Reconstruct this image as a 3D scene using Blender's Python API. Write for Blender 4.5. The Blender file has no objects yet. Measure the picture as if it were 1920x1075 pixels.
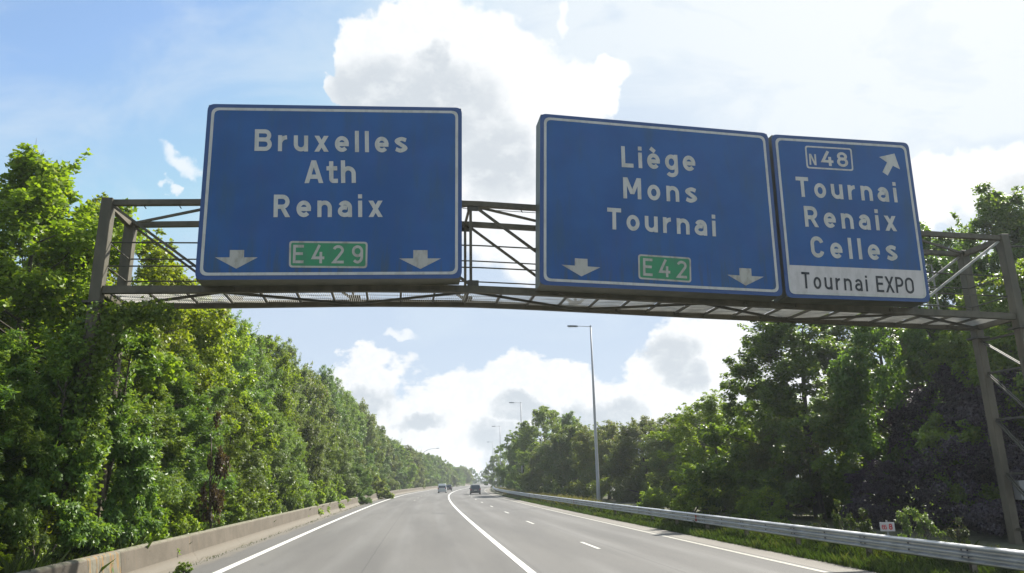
import bpy, bmesh, math, random
import numpy as np
from mathutils import Vector, Matrix

C = bpy.context.scene.collection
SC = bpy.context.scene
R = math.radians
random.seed(4)

# ------------------------------------------------------------------ camera
cam_data = bpy.data.cameras.new('camera')
cam = bpy.data.objects.new('camera', cam_data); C.objects.link(cam)
cam_data.sensor_width = 36.0
cam_data.lens = 36.0 * 1372.0 / 1920.0
cam_data.clip_end = 4000
CH = 2.4
_p, _r = R(14.8), R(-1.1)
fw = Vector((0, math.cos(_p), math.sin(_p))); rt = Vector((1, 0, 0)); up = rt.cross(fw)
rt2 = rt * math.cos(_r) + up * math.sin(_r); up2 = -rt * math.sin(_r) + up * math.cos(_r)
mw = Matrix((rt2, up2, -fw)).transposed().to_4x4(); mw.translation = (0, 0, CH)
cam.matrix_world = mw
SC.camera = cam

# ------------------------------------------------------------------ light
SUN_AZ, SUN_EL = R(42), R(44)
sund = Vector((math.sin(SUN_AZ) * math.cos(SUN_EL), math.cos(SUN_AZ) * math.cos(SUN_EL), math.sin(SUN_EL)))
sl = bpy.data.lights.new('sun', 'SUN'); sl.energy = 4.8; sl.angle = R(0.6); sl.color = (1, .95, .86)
so = bpy.data.objects.new('sun', sl); C.objects.link(so)
so.rotation_euler = (-sund).to_track_quat('-Z', 'Y').to_euler()
so.location = (20, 20, 60)
SC.view_settings.view_transform = 'Standard'; SC.view_settings.look = 'None'
SC.view_settings.exposure = 1.15; SC.view_settings.gamma = 1; SC.view_settings.use_curve_mapping = False


# ------------------------------------------------------------------ node helper
class NT:
    def __init__(s, tree): s.t = tree; s.n = tree.nodes; s.l = tree.links
    def put(s, sock, v):
        if v is None: return
        if isinstance(v, bpy.types.NodeSocket): s.l.new(v, sock)
        elif isinstance(v, (tuple, list)) and len(v) == 3 and len(sock.default_value) == 4: sock.default_value = (*v, 1)
        else: sock.default_value = v
    def m(s, op, a, b=None, c=None, clamp=False):
        n = s.n.new('ShaderNodeMath'); n.operation = op; n.use_clamp = clamp
        for i, v in enumerate((a, b, c)): s.put(n.inputs[i], v)
        return n.outputs[0]
    def vm(s, op, a, b=None, out=0):
        n = s.n.new('ShaderNodeVectorMath'); n.operation = op
        s.put(n.inputs[0], a); s.put(n.inputs[1], b)
        return n.outputs[out]
    def mix(s, f, a, b, mode='MIX'):
        n = s.n.new('ShaderNodeMix'); n.data_type = 'RGBA'; n.blend_type = mode
        s.put(n.inputs[0], f); s.put(n.inputs[6], a); s.put(n.inputs[7], b)
        return n.outputs[2]
    def noise(s, vec, scale, detail=4, rough=.55, out=0, dist=0.0):
        n = s.n.new('ShaderNodeTexNoise'); s.put(n.inputs['Vector'], vec)
        n.inputs['Scale'].default_value = scale; n.inputs['Detail'].default_value = detail
        n.inputs['Roughness'].default_value = rough; n.inputs['Distortion'].default_value = dist
        return n.outputs[out]
    def step(s, v, a, b, o0=0.0, o1=1.0):
        n = s.n.new('ShaderNodeMapRange'); n.interpolation_type = 'SMOOTHSTEP'
        s.put(n.inputs[0], v); s.put(n.inputs[1], a); s.put(n.inputs[2], b); s.put(n.inputs[3], o0); s.put(n.inputs[4], o1)
        return n.outputs[0]
    def mapping(s, vec, scale):
        return s.vm('MULTIPLY', vec, scale)


# ------------------------------------------------------------------ world: sky and clouds
w = bpy.data.worlds.new('World'); SC.world = w; w.use_nodes = True
T = NT(w.node_tree); T.n.clear()
tc = T.n.new('ShaderNodeTexCoord'); D = tc.outputs['Generated']
sky = T.n.new('ShaderNodeTexSky'); sky.sky_type = 'NISHITA'; sky.sun_disc = False
sky.sun_elevation = SUN_EL; sky.sun_rotation = SUN_AZ
sky.air_density = 1.0; sky.dust_density = .8; sky.ozone_density = 1.0; sky.altitude = 50
sep = T.n.new('ShaderNodeSeparateXYZ'); T.l.new(D, sep.inputs[0])
az = T.m('MULTIPLY', T.m('ARCTAN2', sep.outputs[0], sep.outputs[1]), 57.2958)
el = T.m('MULTIPLY', T.m('ARCSINE', sep.outputs[2]), 57.2958)
cmb = T.n.new('ShaderNodeCombineXYZ'); T.l.new(az, cmb.inputs[0]); T.l.new(el, cmb.inputs[1])
AE = cmb.outputs[0]
sdot = T.vm('DOT_PRODUCT', D, tuple(sund), 1)
near = T.m('POWER', T.m('MAXIMUM', sdot, 0), 6.0)
# billowy displacement of the cloud outlines
w1 = T.vm('MULTIPLY', T.vm('SUBTRACT', T.noise(D, 9, 3, .55, 1), (.5, .5, .5)), (9, 7, 0))
w2 = T.vm('MULTIPLY', T.vm('SUBTRACT', T.noise(D, 38, 5, .62, 1), (.5, .5, .5)), (2.6, 2.3, 0))
AEW = T.vm('ADD', T.vm('ADD', AE, w1), w2)


def blobs(vec, L):
    acc = None
    for (a, e, ra, re) in L:
        d = T.vm('MULTIPLY', T.vm('SUBTRACT', vec, (a, e, 0)), (1 / ra, 1 / re, 0))
        q = T.m('SUBTRACT', 1.0, T.vm('DOT_PRODUCT', d, d, 1))
        acc = q if acc is None else T.m('SMOOTH_MAX', acc, q, .25)
    return acc


CUM = [(-14.6, 29.4, 1.6, 1.2), (-10.8, 30.3, 4.0, 3.6), (-13.2, 31.6, 1.9, 3.0), (-6.8, 32.6, 4.4, 4.4), (-10, 33.2, 2.6, 2.6), (-.2, 31.6, 4.6, 3.6),
       (4, 29.2, 4.6, 3.2), (7.6, 30.2, 3.0, 1.9), (-3, 26.5, 10, 6.5), (0, 22, 7.5, 6.5), (3, 24, 7, 6)]
LOW = [(-14.2, 7.0, 2.6, 1.7), (-11.2, 7.2, 3.0, 2.2), (-8.2, 5.2, 4.4, 2.6), (-3.4, 5.0, 6.2, 3.3), (1.4, 6.6, 6.0, 2.4),
       (6.4, 5.6, 6.5, 3.2), (12.0, 6.0, 5.2, 2.8), (11.6, 9.0, 2.6, 2.0), (15.6, 9.2, 5, 3.6), (17, 12, 4, 2.5), (-3, 1.6, 9, 2.2),
       (20, 5, 9, 4), (-20, 2, 9, 4), (34, 3, 9, 5), (-36, 3, 9, 5)]
RGT = [(33.2, 19.0, 4.6, 2.6), (37.5, 17.5, 4.6, 3.0), (30.5, 17.6, 3.0, 1.6), (38, 14, 5, 4), (28, 14, 6, 2)]
SML = [(-26.3, 22.8, 1.7, .9), (-27.3, 20.6, .55, .5), (-8.0, 10.6, 1.9, .5), (4.2, 35.4, .7, .8)]
m1 = blobs(AEW, CUM)
lown = T.noise(T.mapping(D, (1, 1, 2.6)), 11, 6, .62)
m2 = T.m('ADD', blobs(AEW, LOW), T.m('MULTIPLY', T.m('SUBTRACT', lown, .55), 2.6)); m3 = blobs(AEW, RGT); m4 = blobs(AEW, SML)
M = T.m('MAXIMUM', T.m('MAXIMUM', m1, m2), m3)
# clouds over the rest of the sky
back = T.step(T.m('MAXIMUM', T.m('ABSOLUTE', az), el), 42, 52)
nb = T.noise(T.mapping(D, (1, 1, 2.2)), 2.6, 6, .55, 0, .3)
Mb = T.m('ADD', T.m('MULTIPLY', T.m('SUBTRACT', nb, .52), 6.0), T.m('MULTIPLY', T.m('SUBTRACT', back, 1), 5))
M = T.m('MAXIMUM', M, Mb)
alpha = T.m('MULTIPLY', T.step(M, -.14, .34), T.step(near, .2, .9, 1.0, .85))
alpha_s = T.m('MULTIPLY', T.step(m4, -.2, .9), .75)
# grey cores: thick parts of the clouds, softly broken
GREY = [(-10, 28.8, 6.2, 3.0), (-6, 28.6, 6, 3.3), (-6.5, 31.6, 1.8, 1.6), (-1.2, 24.6, 3.6, 3.6), (-12.5, 29.0, 3, 2),
        (-11.4, 5.9, 2.0, 1.2), (-7.2, 4.4, 2.2, .7), (-1.2, 3.2, 2.2, 1.6), (.5, 5.6, 2.0, .9), (7, 4.4, 3, 1.3), (12.4, 9.0, 2.0, 1.7),
        (13.5, 7.4, 1.8, 1.2), (2.5, 4.2, 1.2, 1.3), (37, 16.2, 2.6, 2.6), (-.5, 1.2, 2.2, 1.6), (35, 14.5, 4, 2.2), (4.6, 4.4, 1.3, .9)]
AG = T.vm('ADD', AE, T.vm('MULTIPLY', T.vm('SUBTRACT', T.noise(D, 22, 5, .6, 1), (.5, .5, .5)), (4.5, 3.5, 0)))
g = T.step(blobs(AG, GREY), -.6, .8)
gn = T.noise(T.mapping(D, (1, 1, 1.6)), 30, 6, .6)
g = T.m('MULTIPLY', g, T.step(gn, .25, .55, .55, 1.0))
gb = T.m('MULTIPLY', T.m('MULTIPLY', T.step(Mb, .3, 1.6), back), .8)
g = T.m('MAXIMUM', g, gb)
fine = T.m('MULTIPLY', T.step(T.noise(D, 70, 5, .65), .42, .62), .17)
g2 = T.m('MAXIMUM', g, fine)
white = T.mix(near, (4.0, 4.1, 4.2), (4.7, 4.7, 4.65))
grey = T.mix(near, (2.6, 2.85, 3.1), (3.35, 3.45, 3.55))
ccol = T.mix(g2, white, grey)
base = sky.outputs[0]
# thin high veil, stronger toward the sun
veiln = T.noise(T.mapping(D, (1.0, 2.4, 2.4)), 3.4, 7, .6, 0, .6)
veil = T.m('MULTIPLY', T.step(veiln, .38, .7), T.step(near, .02, .6, .46, .95))
veil = T.m('ADD', veil, T.m('MULTIPLY', T.step(near, .10, .8), .8), clamp=True)
veil = T.m('MAXIMUM', veil, T.step(el, 15, 0, .0, .75))
skyc = T.mix(T.m('MULTIPLY', T.step(el, 60, -5), .0), base, base)
skyc = T.vm('MINIMUM', T.vm('MULTIPLY', base, (.90, .94, .93)), (2.4, 2.9, 3.6))
skyc = T.mix(veil, skyc, T.mix(near, (2.85, 3.3, 3.75), (4.0, 4.12, 4.16)))
skyc = T.mix(alpha_s, skyc, white)
out = T.mix(alpha, skyc, ccol)
# below the horizon
out = T.mix(T.step(el, -.2, -3), out, (.9, 1.0, .8))
bg = T.n.new('ShaderNodeBackground'); bg.inputs[1].default_value = 0.112
T.l.new(out, bg.inputs[0])
wo = T.n.new('ShaderNodeOutputWorld'); T.l.new(bg.outputs[0], wo.inputs[0])
w.cycles.sampling_method = 'MANUAL'; w.cycles.sample_map_resolution = 512


# ------------------------------------------------------------------ materials
def mat(name, col=(.5, .5, .5), rough=.6, metal=0.0, spec=.5):
    m = bpy.data.materials.new(name); m.use_nodes = True
    t = NT(m.node_tree); b = m.node_tree.nodes['Principled BSDF']
    b.inputs['Base Color'].default_value = (*col, 1); b.inputs['Roughness'].default_value = rough
    b.inputs['Metallic'].default_value = metal; b.inputs['Specular IOR Level'].default_value = spec
    return m, t, b


def objco(t):
    n = t.n.new('ShaderNodeTexCoord'); return n.outputs['Object']


def geomp(t):
    n = t.n.new('ShaderNodeNewGeometry'); return n.outputs['Position']


def bump(t, b, h, strength=.3, dist=.01):
    n = t.n.new('ShaderNodeBump'); n.inputs['Strength'].default_value = strength; n.inputs['Distance'].default_value = dist
    t.put(n.inputs['Height'], h); t.l.new(n.outputs[0], b.inputs['Normal'])


def var_mat(name, c1, c2, scale=3, rough=.7, metal=0., stretch=(1, 1, 1), spec=.5, detail=6, lo=.35, hi=.65, bstr=0.0):
    m, t, b = mat(name, c1, rough, metal, spec)
    p = t.mapping(geomp(t), stretch)
    f = t.step(t.noise(p, scale, detail, .6), lo, hi)
    t.put(b.inputs['Base Color'], t.mix(f, c1, c2))
    if bstr: bump(t, b, t.noise(p, scale * 6, 5, .6), bstr)
    return m


# asphalt: UV = (lateral metres, longitudinal metres)
def asphalt():
    m, t, b = mat('asphalt', (.1, .1, .1), .8, 0, .3)
    uv = t.n.new('ShaderNodeUVMap'); uv.uv_map = 'UVMap'; U = uv.outputs[0]
    s = t.n.new('ShaderNodeSeparateXYZ'); t.l.new(U, s.inputs[0]); u = s.outputs[0]
    cl = t.noise(t.mapping(U, (.55, .045, 1)), 1.0, 5, .55)
    big = t.noise(t.mapping(U, (.2, .05, 1)), 1.0, 4, .5)
    f = t.m('ADD', t.m('MULTIPLY', cl, .6), t.m('MULTIPLY', big, .4))
    col = t.mix(t.step(f, .36, .62), (.094, .092, .088), (.128, .125, .118))
    # polished wheel tracks: period half a lane
    trk = t.m('SINE', t.m('MULTIPLY', t.m('ADD', u, .25), 2 * math.pi / 1.9))
    trk = t.m('MULTIPLY', t.step(trk, -.2, 1.0), t.step(cl, .3, .7, .05, .3))
    col = t.mix(trk, col, (.145, .143, .138))
    # paler, browner hard shoulder and gritty strip by the left barrier
    col = t.mix(t.step(u, 7.40, 7.62), col, t.mix(t.step(cl, .3, .7), (.150, .138, .118), (.185, .172, .150)))
    edge = t.m('ADD', u, t.m('MULTIPLY', t.m('SUBTRACT', t.noise(t.mapping(U, (1.5, .8, 1)), 1.0, 6, .65), .5), 1.1))
    col = t.mix(t.step(edge, -9.55, -9.95), col, (.19, .17, .135))
    col = t.mix(t.m('MULTIPLY', t.step(u, -8.8, -9.0), .5), col, (.085, .083, .080))
    # tar seams between the lanes
    for uc, wd, k in ((3.92, .022, .45), (-4.55, .02, .4), (.28, .02, .35), (7.52, .03, .3)):
        uw = t.m('ADD', u, t.m('MULTIPLY', t.m('SUBTRACT', t.noise(t.mapping(U, (0, .6, 1)), 1.0, 4, .6), .5), .07))
        d = t.m('ABSOLUTE', t.m('SUBTRACT', uw, uc))
        col = t.mix(t.m('MULTIPLY', t.step(d, wd * 1.6, wd * .5), k), col, (.04, .04, .04))
    # dark patches and cracks across the lane
    pt = t.step(t.noise(t.mapping(U, (.6, .25, 1)), 1.3, 6, .65, 0, .8), .63, .70)
    col = t.mix(t.m('MULTIPLY', pt, .4), col, (.075, .075, .076))
    gr = t.noise(U, 95, 3, .7); gr2 = t.noise(U, 22, 4, .7)
    g = t.m('ADD', t.step(gr, .3, .7, .70, 1.30), t.step(gr2, .3, .7, -.12, .12))
    mm = t.n.new('ShaderNodeCombineXYZ')
    for i in range(3): t.l.new(g, mm.inputs[i])
    col = t.vm('MULTIPLY', col, mm.outputs[0])
    t.put(b.inputs['Base Color'], col)
    t.put(b.inputs['Roughness'], t.step(trk, 0, .5, .85, .68))
    bump(t, b, gr, .5, .006)
    return m


def paint(name, col, wear=.35):
    m, t, b = mat(name, col, .6)
    p = geomp(t)
    f = t.step(t.noise(p, 6, 7, .75), .60 - wear * .2, .72)
    f2 = t.step(t.noise(p, 60, 3, .7), .45, .75)
    c = t.mix(t.m('MULTIPLY', f2, .35), col, tuple(x * .7 for x in col))
    c = t.mix(t.m('MULTIPLY', f, .85), c, (.15, .145, .13))
    t.put(b.inputs['Base Color'], c)
    return m


def concrete():
    m, t, b = mat('barrier_concrete', (.3, .27, .22), .9)
    p = geomp(t)
    z = t.n.new('ShaderNodeSeparateXYZ'); t.l.new(p, z.inputs[0]); Z = z.outputs[2]
    n1 = t.noise(p, 1.1, 7, .65); n2 = t.noise(t.mapping(p, (2.2, 2.2, .35)), 2.2, 6, .65); n3 = t.noise(p, 28, 5, .7)
    col = t.mix(t.step(n1, .35, .65), (.088, .073, .052), (.116, .097, .072))
    col = t.mix(t.m('MULTIPLY', t.step(n2, .48, .70), .35), col, (.085, .075, .055))
    st = t.m('MULTIPLY', t.step(t.noise(t.mapping(p, (3, 3, .25)), 1.6, 4, .6), .62, .76), .22)
    col = t.mix(st, col, (.24, .15, .06))
    lowz = t.m('ADD', Z, t.m('MULTIPLY', t.m('SUBTRACT', n1, .5), .25))
    col = t.mix(t.m('MULTIPLY', t.step(lowz, .34, .14), .7), col, (.150, .135, .108))
    col = t.mix(t.step(Z, .80, .86), col, t.mix(t.step(n2, .4, .6), (.18, .165, .125), (.10, .10, .055)))
    lich = t.step(n3, .62, .70)
    col = t.mix(t.m('MULTIPLY', lich, .5), col, (.30, .285, .24))
    spk = t.step(t.noise(p, 75, 3, .7), .3, .7, .82, 1.15)
    mm = t.n.new('ShaderNodeCombineXYZ')
    for i in range(3): t.l.new(spk, mm.inputs[i])
    col = t.vm('MULTIPLY', col, mm.outputs[0])
    t.put(b.inputs['Base Color'], col)
    bump(t, b, t.noise(p, 40, 6, .7), .5, .01)
    return m


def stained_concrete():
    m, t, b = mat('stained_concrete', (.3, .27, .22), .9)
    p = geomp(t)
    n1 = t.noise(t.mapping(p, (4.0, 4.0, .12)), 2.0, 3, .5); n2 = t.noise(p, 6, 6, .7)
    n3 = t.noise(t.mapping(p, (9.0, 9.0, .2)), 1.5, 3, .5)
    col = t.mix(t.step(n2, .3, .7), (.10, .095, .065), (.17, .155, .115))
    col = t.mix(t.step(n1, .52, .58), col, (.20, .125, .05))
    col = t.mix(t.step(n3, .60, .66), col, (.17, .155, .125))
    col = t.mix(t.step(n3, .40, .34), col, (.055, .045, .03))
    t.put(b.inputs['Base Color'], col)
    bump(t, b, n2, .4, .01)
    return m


def leafmat(name, ca, cb, cc, trans=.45, gloss=.35, tcol=(1.25, 1.3, .45)):
    m = bpy.data.materials.new(name); m.use_nodes = True
    t = NT(m.node_tree); t.n.clear()
    at = t.n.new('ShaderNodeAttribute'); at.attribute_name = 'tint'
    oi = t.n.new('ShaderNodeObjectInfo')
    f = at.outputs['Fac']
    c = t.mix(t.step(f, 0, .55), ca, cb); c = t.mix(t.step(f, .6, 1), c, cc)
    hs = t.n.new('ShaderNodeHueSaturation'); t.put(hs.inputs['Color'], c)
    t.put(hs.inputs['Hue'], t.m('ADD', .485, t.m('MULTIPLY', oi.outputs['Random'], .03)))
    rnd2 = t.m('FRACT', t.m('MULTIPLY', oi.outputs['Random'], 7.31))
    t.put(hs.inputs['Value'], t.m('ADD', .8, t.m('MULTIPLY', rnd2, .45)))
    hs.inputs['Saturation'].default_value = 1.0
    c = hs.outputs[0]
    d = t.n.new('ShaderNodeBsdfPrincipled'); t.put(d.inputs['Base Color'], c); d.inputs['Roughness'].default_value = .42
    d.inputs['Specular IOR Level'].default_value = gloss
    tr = t.n.new('ShaderNodeBsdfTranslucent'); t.put(tr.inputs[0], t.vm('MULTIPLY', c, tcol))
    mx = t.n.new('ShaderNodeMixShader'); mx.inputs[0].default_value = trans
    t.l.new(d.outputs[0], mx.inputs[1]); t.l.new(tr.outputs[0], mx.inputs[2])
    o = t.n.new('ShaderNodeOutputMaterial'); t.l.new(mx.outputs[0], o.inputs[0])
    return m


MT = {}
MT['asphalt'] = asphalt()
MT['white_paint'] = paint('white_line_paint', (.60, .595, .56), .45)
MT['worn_paint'] = paint('worn_line_paint', (.36, .345, .29), 1.1)
MT['dash_paint'] = paint('dash_paint', (.50, .49, .45), .8)
MT['concrete'] = concrete()
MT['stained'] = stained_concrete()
MT['ground'] = var_mat('leafy_soil', (.022, .022, .012), (.05, .06, .022), .8, .95, bstr=.4)
MT['verge'] = var_mat('verge_soil', (.04, .05, .018), (.09, .085, .04), 1.4, .95, bstr=.4)
MT['olive'] = var_mat('olive_steel', (.058, .052, .028), (.096, .084, .050), 2.5, .62, 0, (1, 1, .4))
MT['olive_dark'] = var_mat('dark_olive_steel', (.034, .032, .018), (.058, .054, .034), 2.5, .6, 0, (1, 1, .4))
MT['galv_brace'] = var_mat('galvanised_brace', (.20, .20, .17), (.30, .30, .26), 3, .45, .4)
MT['box'] = var_mat('sign_box_metal', (.075, .080, .052), (.12, .12, .085), 1.4, .55, .2)
MT['leg'] = var_mat('weathered_leg_steel', (.065, .056, .034), (.125, .105, .070), 1.6, .7, 0, (1, 1, .3))
MT['grating'] = var_mat('galvanised_grating', (.42, .41, .38), (.55, .54, .50), 3, .5, .3)
MT['galv'] = None


def galv():
    m, t, b = mat('galvanised_rail', (.5, .52, .55), .38, .85)
    p = geomp(t)
    n1 = t.noise(p, 2.2, 6, .65); n2 = t.noise(t.mapping(p, (1, 1, 5)), 9, 5, .6)
    c = t.mix(t.step(n1, .3, .7), (.46, .48, .50), (.62, .63, .64))
    c = t.mix(t.m('MULTIPLY', t.step(n2, .55, .75), .4), c, (.30, .29, .26))
    t.put(b.inputs['Base Color'], c)
    t.put(b.inputs['Roughness'], t.step(n1, .3, .7, .32, .50))
    return m


MT['galv'] = galv()
MT['bolt'] = mat('bolt_steel', (.06, .06, .07), .5, .5)[0]
MT['post_rust'] = var_mat('rail_post_steel', (.16, .13, .09), (.28, .25, .2), 5, .7, .3)
MT['red_refl'] = mat('red_reflector', (.30, .02, .025), .4)[0]
MT['lamp_pole'] = var_mat('lamp_pole_grey', (.30, .31, .31), (.40, .41, .41), 1.0, .6, .1, (1, 1, .2))
MT['lantern'] = mat('lantern_grey', (.10, .12, .13), .5)[0]
MT['lens'] = mat('lantern_lens', (.35, .37, .36), .2)[0]


def signblue(name, c1, c2):
    m, t, b = mat(name, c1, .55, 0, .35)
    p = geomp(t)
    n1 = t.noise(t.mapping(p, (1.2, 1.2, .25)), 1.6, 6, .6); n2 = t.noise(p, .7, 3, .5); n3 = t.noise(t.mapping(p, (5, 5, .3)), 1.5, 4, .6)
    c = t.mix(t.step(n2, .3, .7), c1, c2)
    c = t.mix(t.m('MULTIPLY', t.step(n1, .45, .72), .5), c, (.030, .085, .14))
    n5 = t.noise(t.mapping(p, (1, 1, .8)), .9, 4, .55)
    c = t.mix(t.m('MULTIPLY', t.step(n5, .5, .7), .2), c, (.04, .08, .27))
    s = t.n.new('ShaderNodeSeparateXYZ'); t.l.new(p, s.inputs[0])
    lowz = t.step(s.outputs[2], 9.3, 7.9)
    c = t.mix(t.m('MULTIPLY', t.m('MULTIPLY', lowz, t.step(n3, .48, .62)), .45), c, (.055, .075, .06))
    t.put(b.inputs['Base Color'], c)
    return m


def dirty(name, c, dirt=(.30, .30, .24), k=.45):
    m, t, b = mat(name, c, .55)
    p = geomp(t)
    n1 = t.noise(t.mapping(p, (2, 2, .7)), 2.6, 6, .65)
    t.put(b.inputs['Base Color'], t.mix(t.m('MULTIPLY', t.step(n1, .42, .68), k), c, dirt))
    return m


MT['blue'] = signblue('sign_blue', (.010, .076, .235), (.016, .098, .29))
MT['rim'] = mat('sign_rim_blue', (.018, .065, .20), .5)[0]
MT['white'] = dirty('sign_white', (.52, .52, .48))
MT['white_dirty'] = dirty('sign_white_dirty', (.42, .41, .36), (.22, .21, .16), .7)
MT['panel_white'] = dirty('panel_white', (.55, .52, .50), (.38, .36, .33), .5)
MT['green'] = dirty('sign_green', (.02, .23, .09), (.04, .17, .09), .6)
MT['ink'] = mat('sign_ink', (.018, .022, .025), .6)[0]
MT['red_ink'] = mat('red_ink', (.5, .05, .05), .6)[0]
MT['bark'] = var_mat('bark', (.045, .038, .026), (.095, .082, .06), 7, .95, 0, (1, 1, .25), bstr=.5)
MT['rubber'] = mat('tyre', (.015, .015, .015), .8)[0]
MT['glass'] = mat('car_glass', (.02, .028, .03), .08, 0, .8)[0]
MT['silver'] = mat('silver_car_paint', (.48, .51, .52), .3, .4)[0]
MT['greycar'] = mat('grey_car_paint', (.10, .105, .11), .3, .4)[0]
MT['darkcar'] = mat('dark_car_paint', (.02, .024, .035), .3, .3)[0]
MT['tail'] = mat('tail_lamp', (.35, .01, .01), .25)[0]
MT['plate'] = mat('number_plate', (.6, .58, .5), .5)[0]
MT['trim'] = mat('black_trim', (.02, .02, .02), .6)[0]
MT['grey_box'] = mat('cabinet_grey', (.24, .24, .24), .6)[0]

LEAF = dict(
    maple=leafmat('maple_leaf', (.130, .200, .016), (.210, .280, .024), (.32, .34, .04), .55, .3),
    ash=leafmat('ash_leaf', (.075, .148, .024), (.125, .205, .032), (.20, .25, .04), .5, .4, (1.35, 1.22, .5)),
    willow=leafmat('willow_leaf', (.100, .165, .042), (.155, .230, .058), (.23, .28, .07), .5, .45),
    oak=leafmat('oak_leaf', (.095, .165, .028), (.150, .225, .036), (.25, .28, .05), .55, .35),
    plum=leafmat('plum_leaf', (.034, .024, .036), (.054, .038, .054), (.090, .066, .074), .25, .5, (1.2, .7, .7)),
    haw=leafmat('hawthorn_leaf', (.095, .145, .034), (.145, .180, .042), (.22, .165, .055), .52, .3),
    brown=leafmat('bronze_leaf', (.06, .035, .018), (.085, .06, .025), (.12, .08, .03), .4, .3),
    grass=leafmat('grass_blade', (.028, .05, .012), (.05, .078, .018), (.13, .12, .05), .4, .2),
    dry=leafmat('dry_grass', (.13, .13, .05), (.19, .18, .08), (.26, .23, .12), .35, .2),
)


# ------------------------------------------------------------------ object helpers
def props(o, label=None, cat=None, group=None, kind=None):
    if label: o['label'] = label
    if cat: o['category'] = cat
    if group: o['group'] = group
    if kind: o['kind'] = kind
    return o


def empty(name, loc=(0, 0, 0), rz=0.0, label=None, cat=None, group=None):
    o = bpy.data.objects.new(name, None); C.objects.link(o)
    o.empty_display_size = .3
    o.location = loc; o.rotation_euler = (0, 0, rz)
    return props(o, label, cat, group)


def link(name, me, parent=None, m=None):
    if m is not None:
        me.materials.clear(); me.materials.append(m)
    o = bpy.data.objects.new(name, me); C.objects.link(o)
    if parent: o.parent = parent
    return o


def copy_tree(src, loc=None, rz=None, scale=None, label=None, group=None):
    c = src.copy(); C.objects.link(c)
    if loc is not None: c.location = loc
    if rz is not None: c.rotation_euler = (0, 0, rz)
    if scale is not None: c.scale = scale
    if label: c['label'] = label
    if group: c['group'] = group
    for ch in list(src.children):
        d = ch.copy(); C.objects.link(d); d.parent = c
        for gch in list(ch.children):
            e = gch.copy(); C.objects.link(e); e.parent = d
    return c


class MB:
    def __init__(s): s.v = []; s.f = []
    def add(s, vs, fs):
        k = len(s.v); s.v += [tuple(v) for v in vs]; s.f += [tuple(i + k for i in f) for f in fs]
    def box(s, c, d, rot=None):
        x, y, z = d[0] / 2, d[1] / 2, d[2] / 2
        vs = [Vector((a * x, b * y, e * z)) for e in (-1, 1) for b in (-1, 1) for a in (-1, 1)]
        if rot: vs = [rot @ v for v in vs]
        s.add([v + Vector(c) for v in vs], [(0, 2, 3, 1), (4, 5, 7, 6), (0, 1, 5, 4), (2, 6, 7, 3), (0, 4, 6, 2), (1, 3, 7, 5)])
    def beam(s, p, q, wd, ht, upv=(0, 0, 1)):
        p, q = Vector(p), Vector(q); d = (q - p).normalized(); u = Vector(upv)
        if abs(d.dot(u)) > .98: u = Vector((-.157, .988, 0))
        sx = d.cross(u).normalized(); uu = sx.cross(d).normalized()
        vs = []
        for e in (p, q):
            for a, b in ((-1, -1), (1, -1), (1, 1), (-1, 1)): vs.append(e + sx * a * wd / 2 + uu * b * ht / 2)
        s.add(vs, [(0, 3, 2, 1), (4, 5, 6, 7), (0, 1, 5, 4), (1, 2, 6, 5), (2, 3, 7, 6), (3, 0, 4, 7)])
    def tube(s, pts, rad, n=8, cap=True):
        pts = [Vector(p) for p in pts]
        if not hasattr(rad, '__len__'): rad = [rad] * len(pts)
        vs = []; prev = None
        for i, p in enumerate(pts):
            d = (pts[min(i + 1, len(pts) - 1)] - pts[max(i - 1, 0)]).normalized()
            u = Vector((0, 0, 1)) if abs(d.z) < .95 else Vector((0, 1, 0))
            sx = d.cross(u).normalized(); uu = sx.cross(d)
            for k in range(n):
                a = 2 * math.pi * k / n
                vs.append(p + (sx * math.cos(a) + uu * math.sin(a)) * rad[i])
        fs = []
        for i in range(len(pts) - 1):
            for k in range(n):
                a, b = i * n + k, i * n + (k + 1) % n
                fs.append((a, b, b + n, a + n))
        if cap:
            fs.append(tuple(range(n - 1, -1, -1))); fs.append(tuple(range((len(pts) - 1) * n, len(pts) * n)))
        s.add(vs, fs)
    def mesh(s, name, smooth=False):
        me = bpy.data.meshes.new(name); me.from_pydata(s.v, [], s.f)
        if smooth: me.polygons.foreach_set('use_smooth', [True] * len(me.polygons))
        me.update(); return me
    def build(s, name, m, parent=None, bev=0.0, smooth=False):
        me = s.mesh(name, smooth)
        if bev:
            bm = bmesh.new(); bm.from_mesh(me)
            bmesh.ops.remove_doubles(bm, verts=bm.verts, dist=1e-5)
            bmesh.ops.bevel(bm, geom=list(bm.edges), offset=bev, segments=1, affect='EDGES')
            bm.to_mesh(me); bm.free()
        return link(name, me, parent, m)


# ------------------------------------------------------------------ air
def haze_box():
    m_ = MB(); m_.box((0, 1200, 9.0), (3640, 3640, 20.2))
    hz_ = m_.mesh('haze'); mm = bpy.data.materials.new('haze'); mm.use_nodes = True; t = mm.node_tree; t.nodes.clear()
    pv = t.nodes.new('ShaderNodeVolumePrincipled'); pv.inputs['Density'].default_value = HAZE
    pv.inputs['Color'].default_value = (.86, .93, 1, 1); pv.inputs['Anisotropy'].default_value = .35
    oo = t.nodes.new('ShaderNodeOutputMaterial'); t.links.new(pv.outputs[0], oo.inputs['Volume'])
    hz_.materials.append(mm)
    o = bpy.data.objects.new('haze', hz_); C.objects.link(o); o['kind'] = 'stuff'; o['label'] = 'thin pale summer haze over the road and trees'
HAZE = .00042
haze_box()


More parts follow.
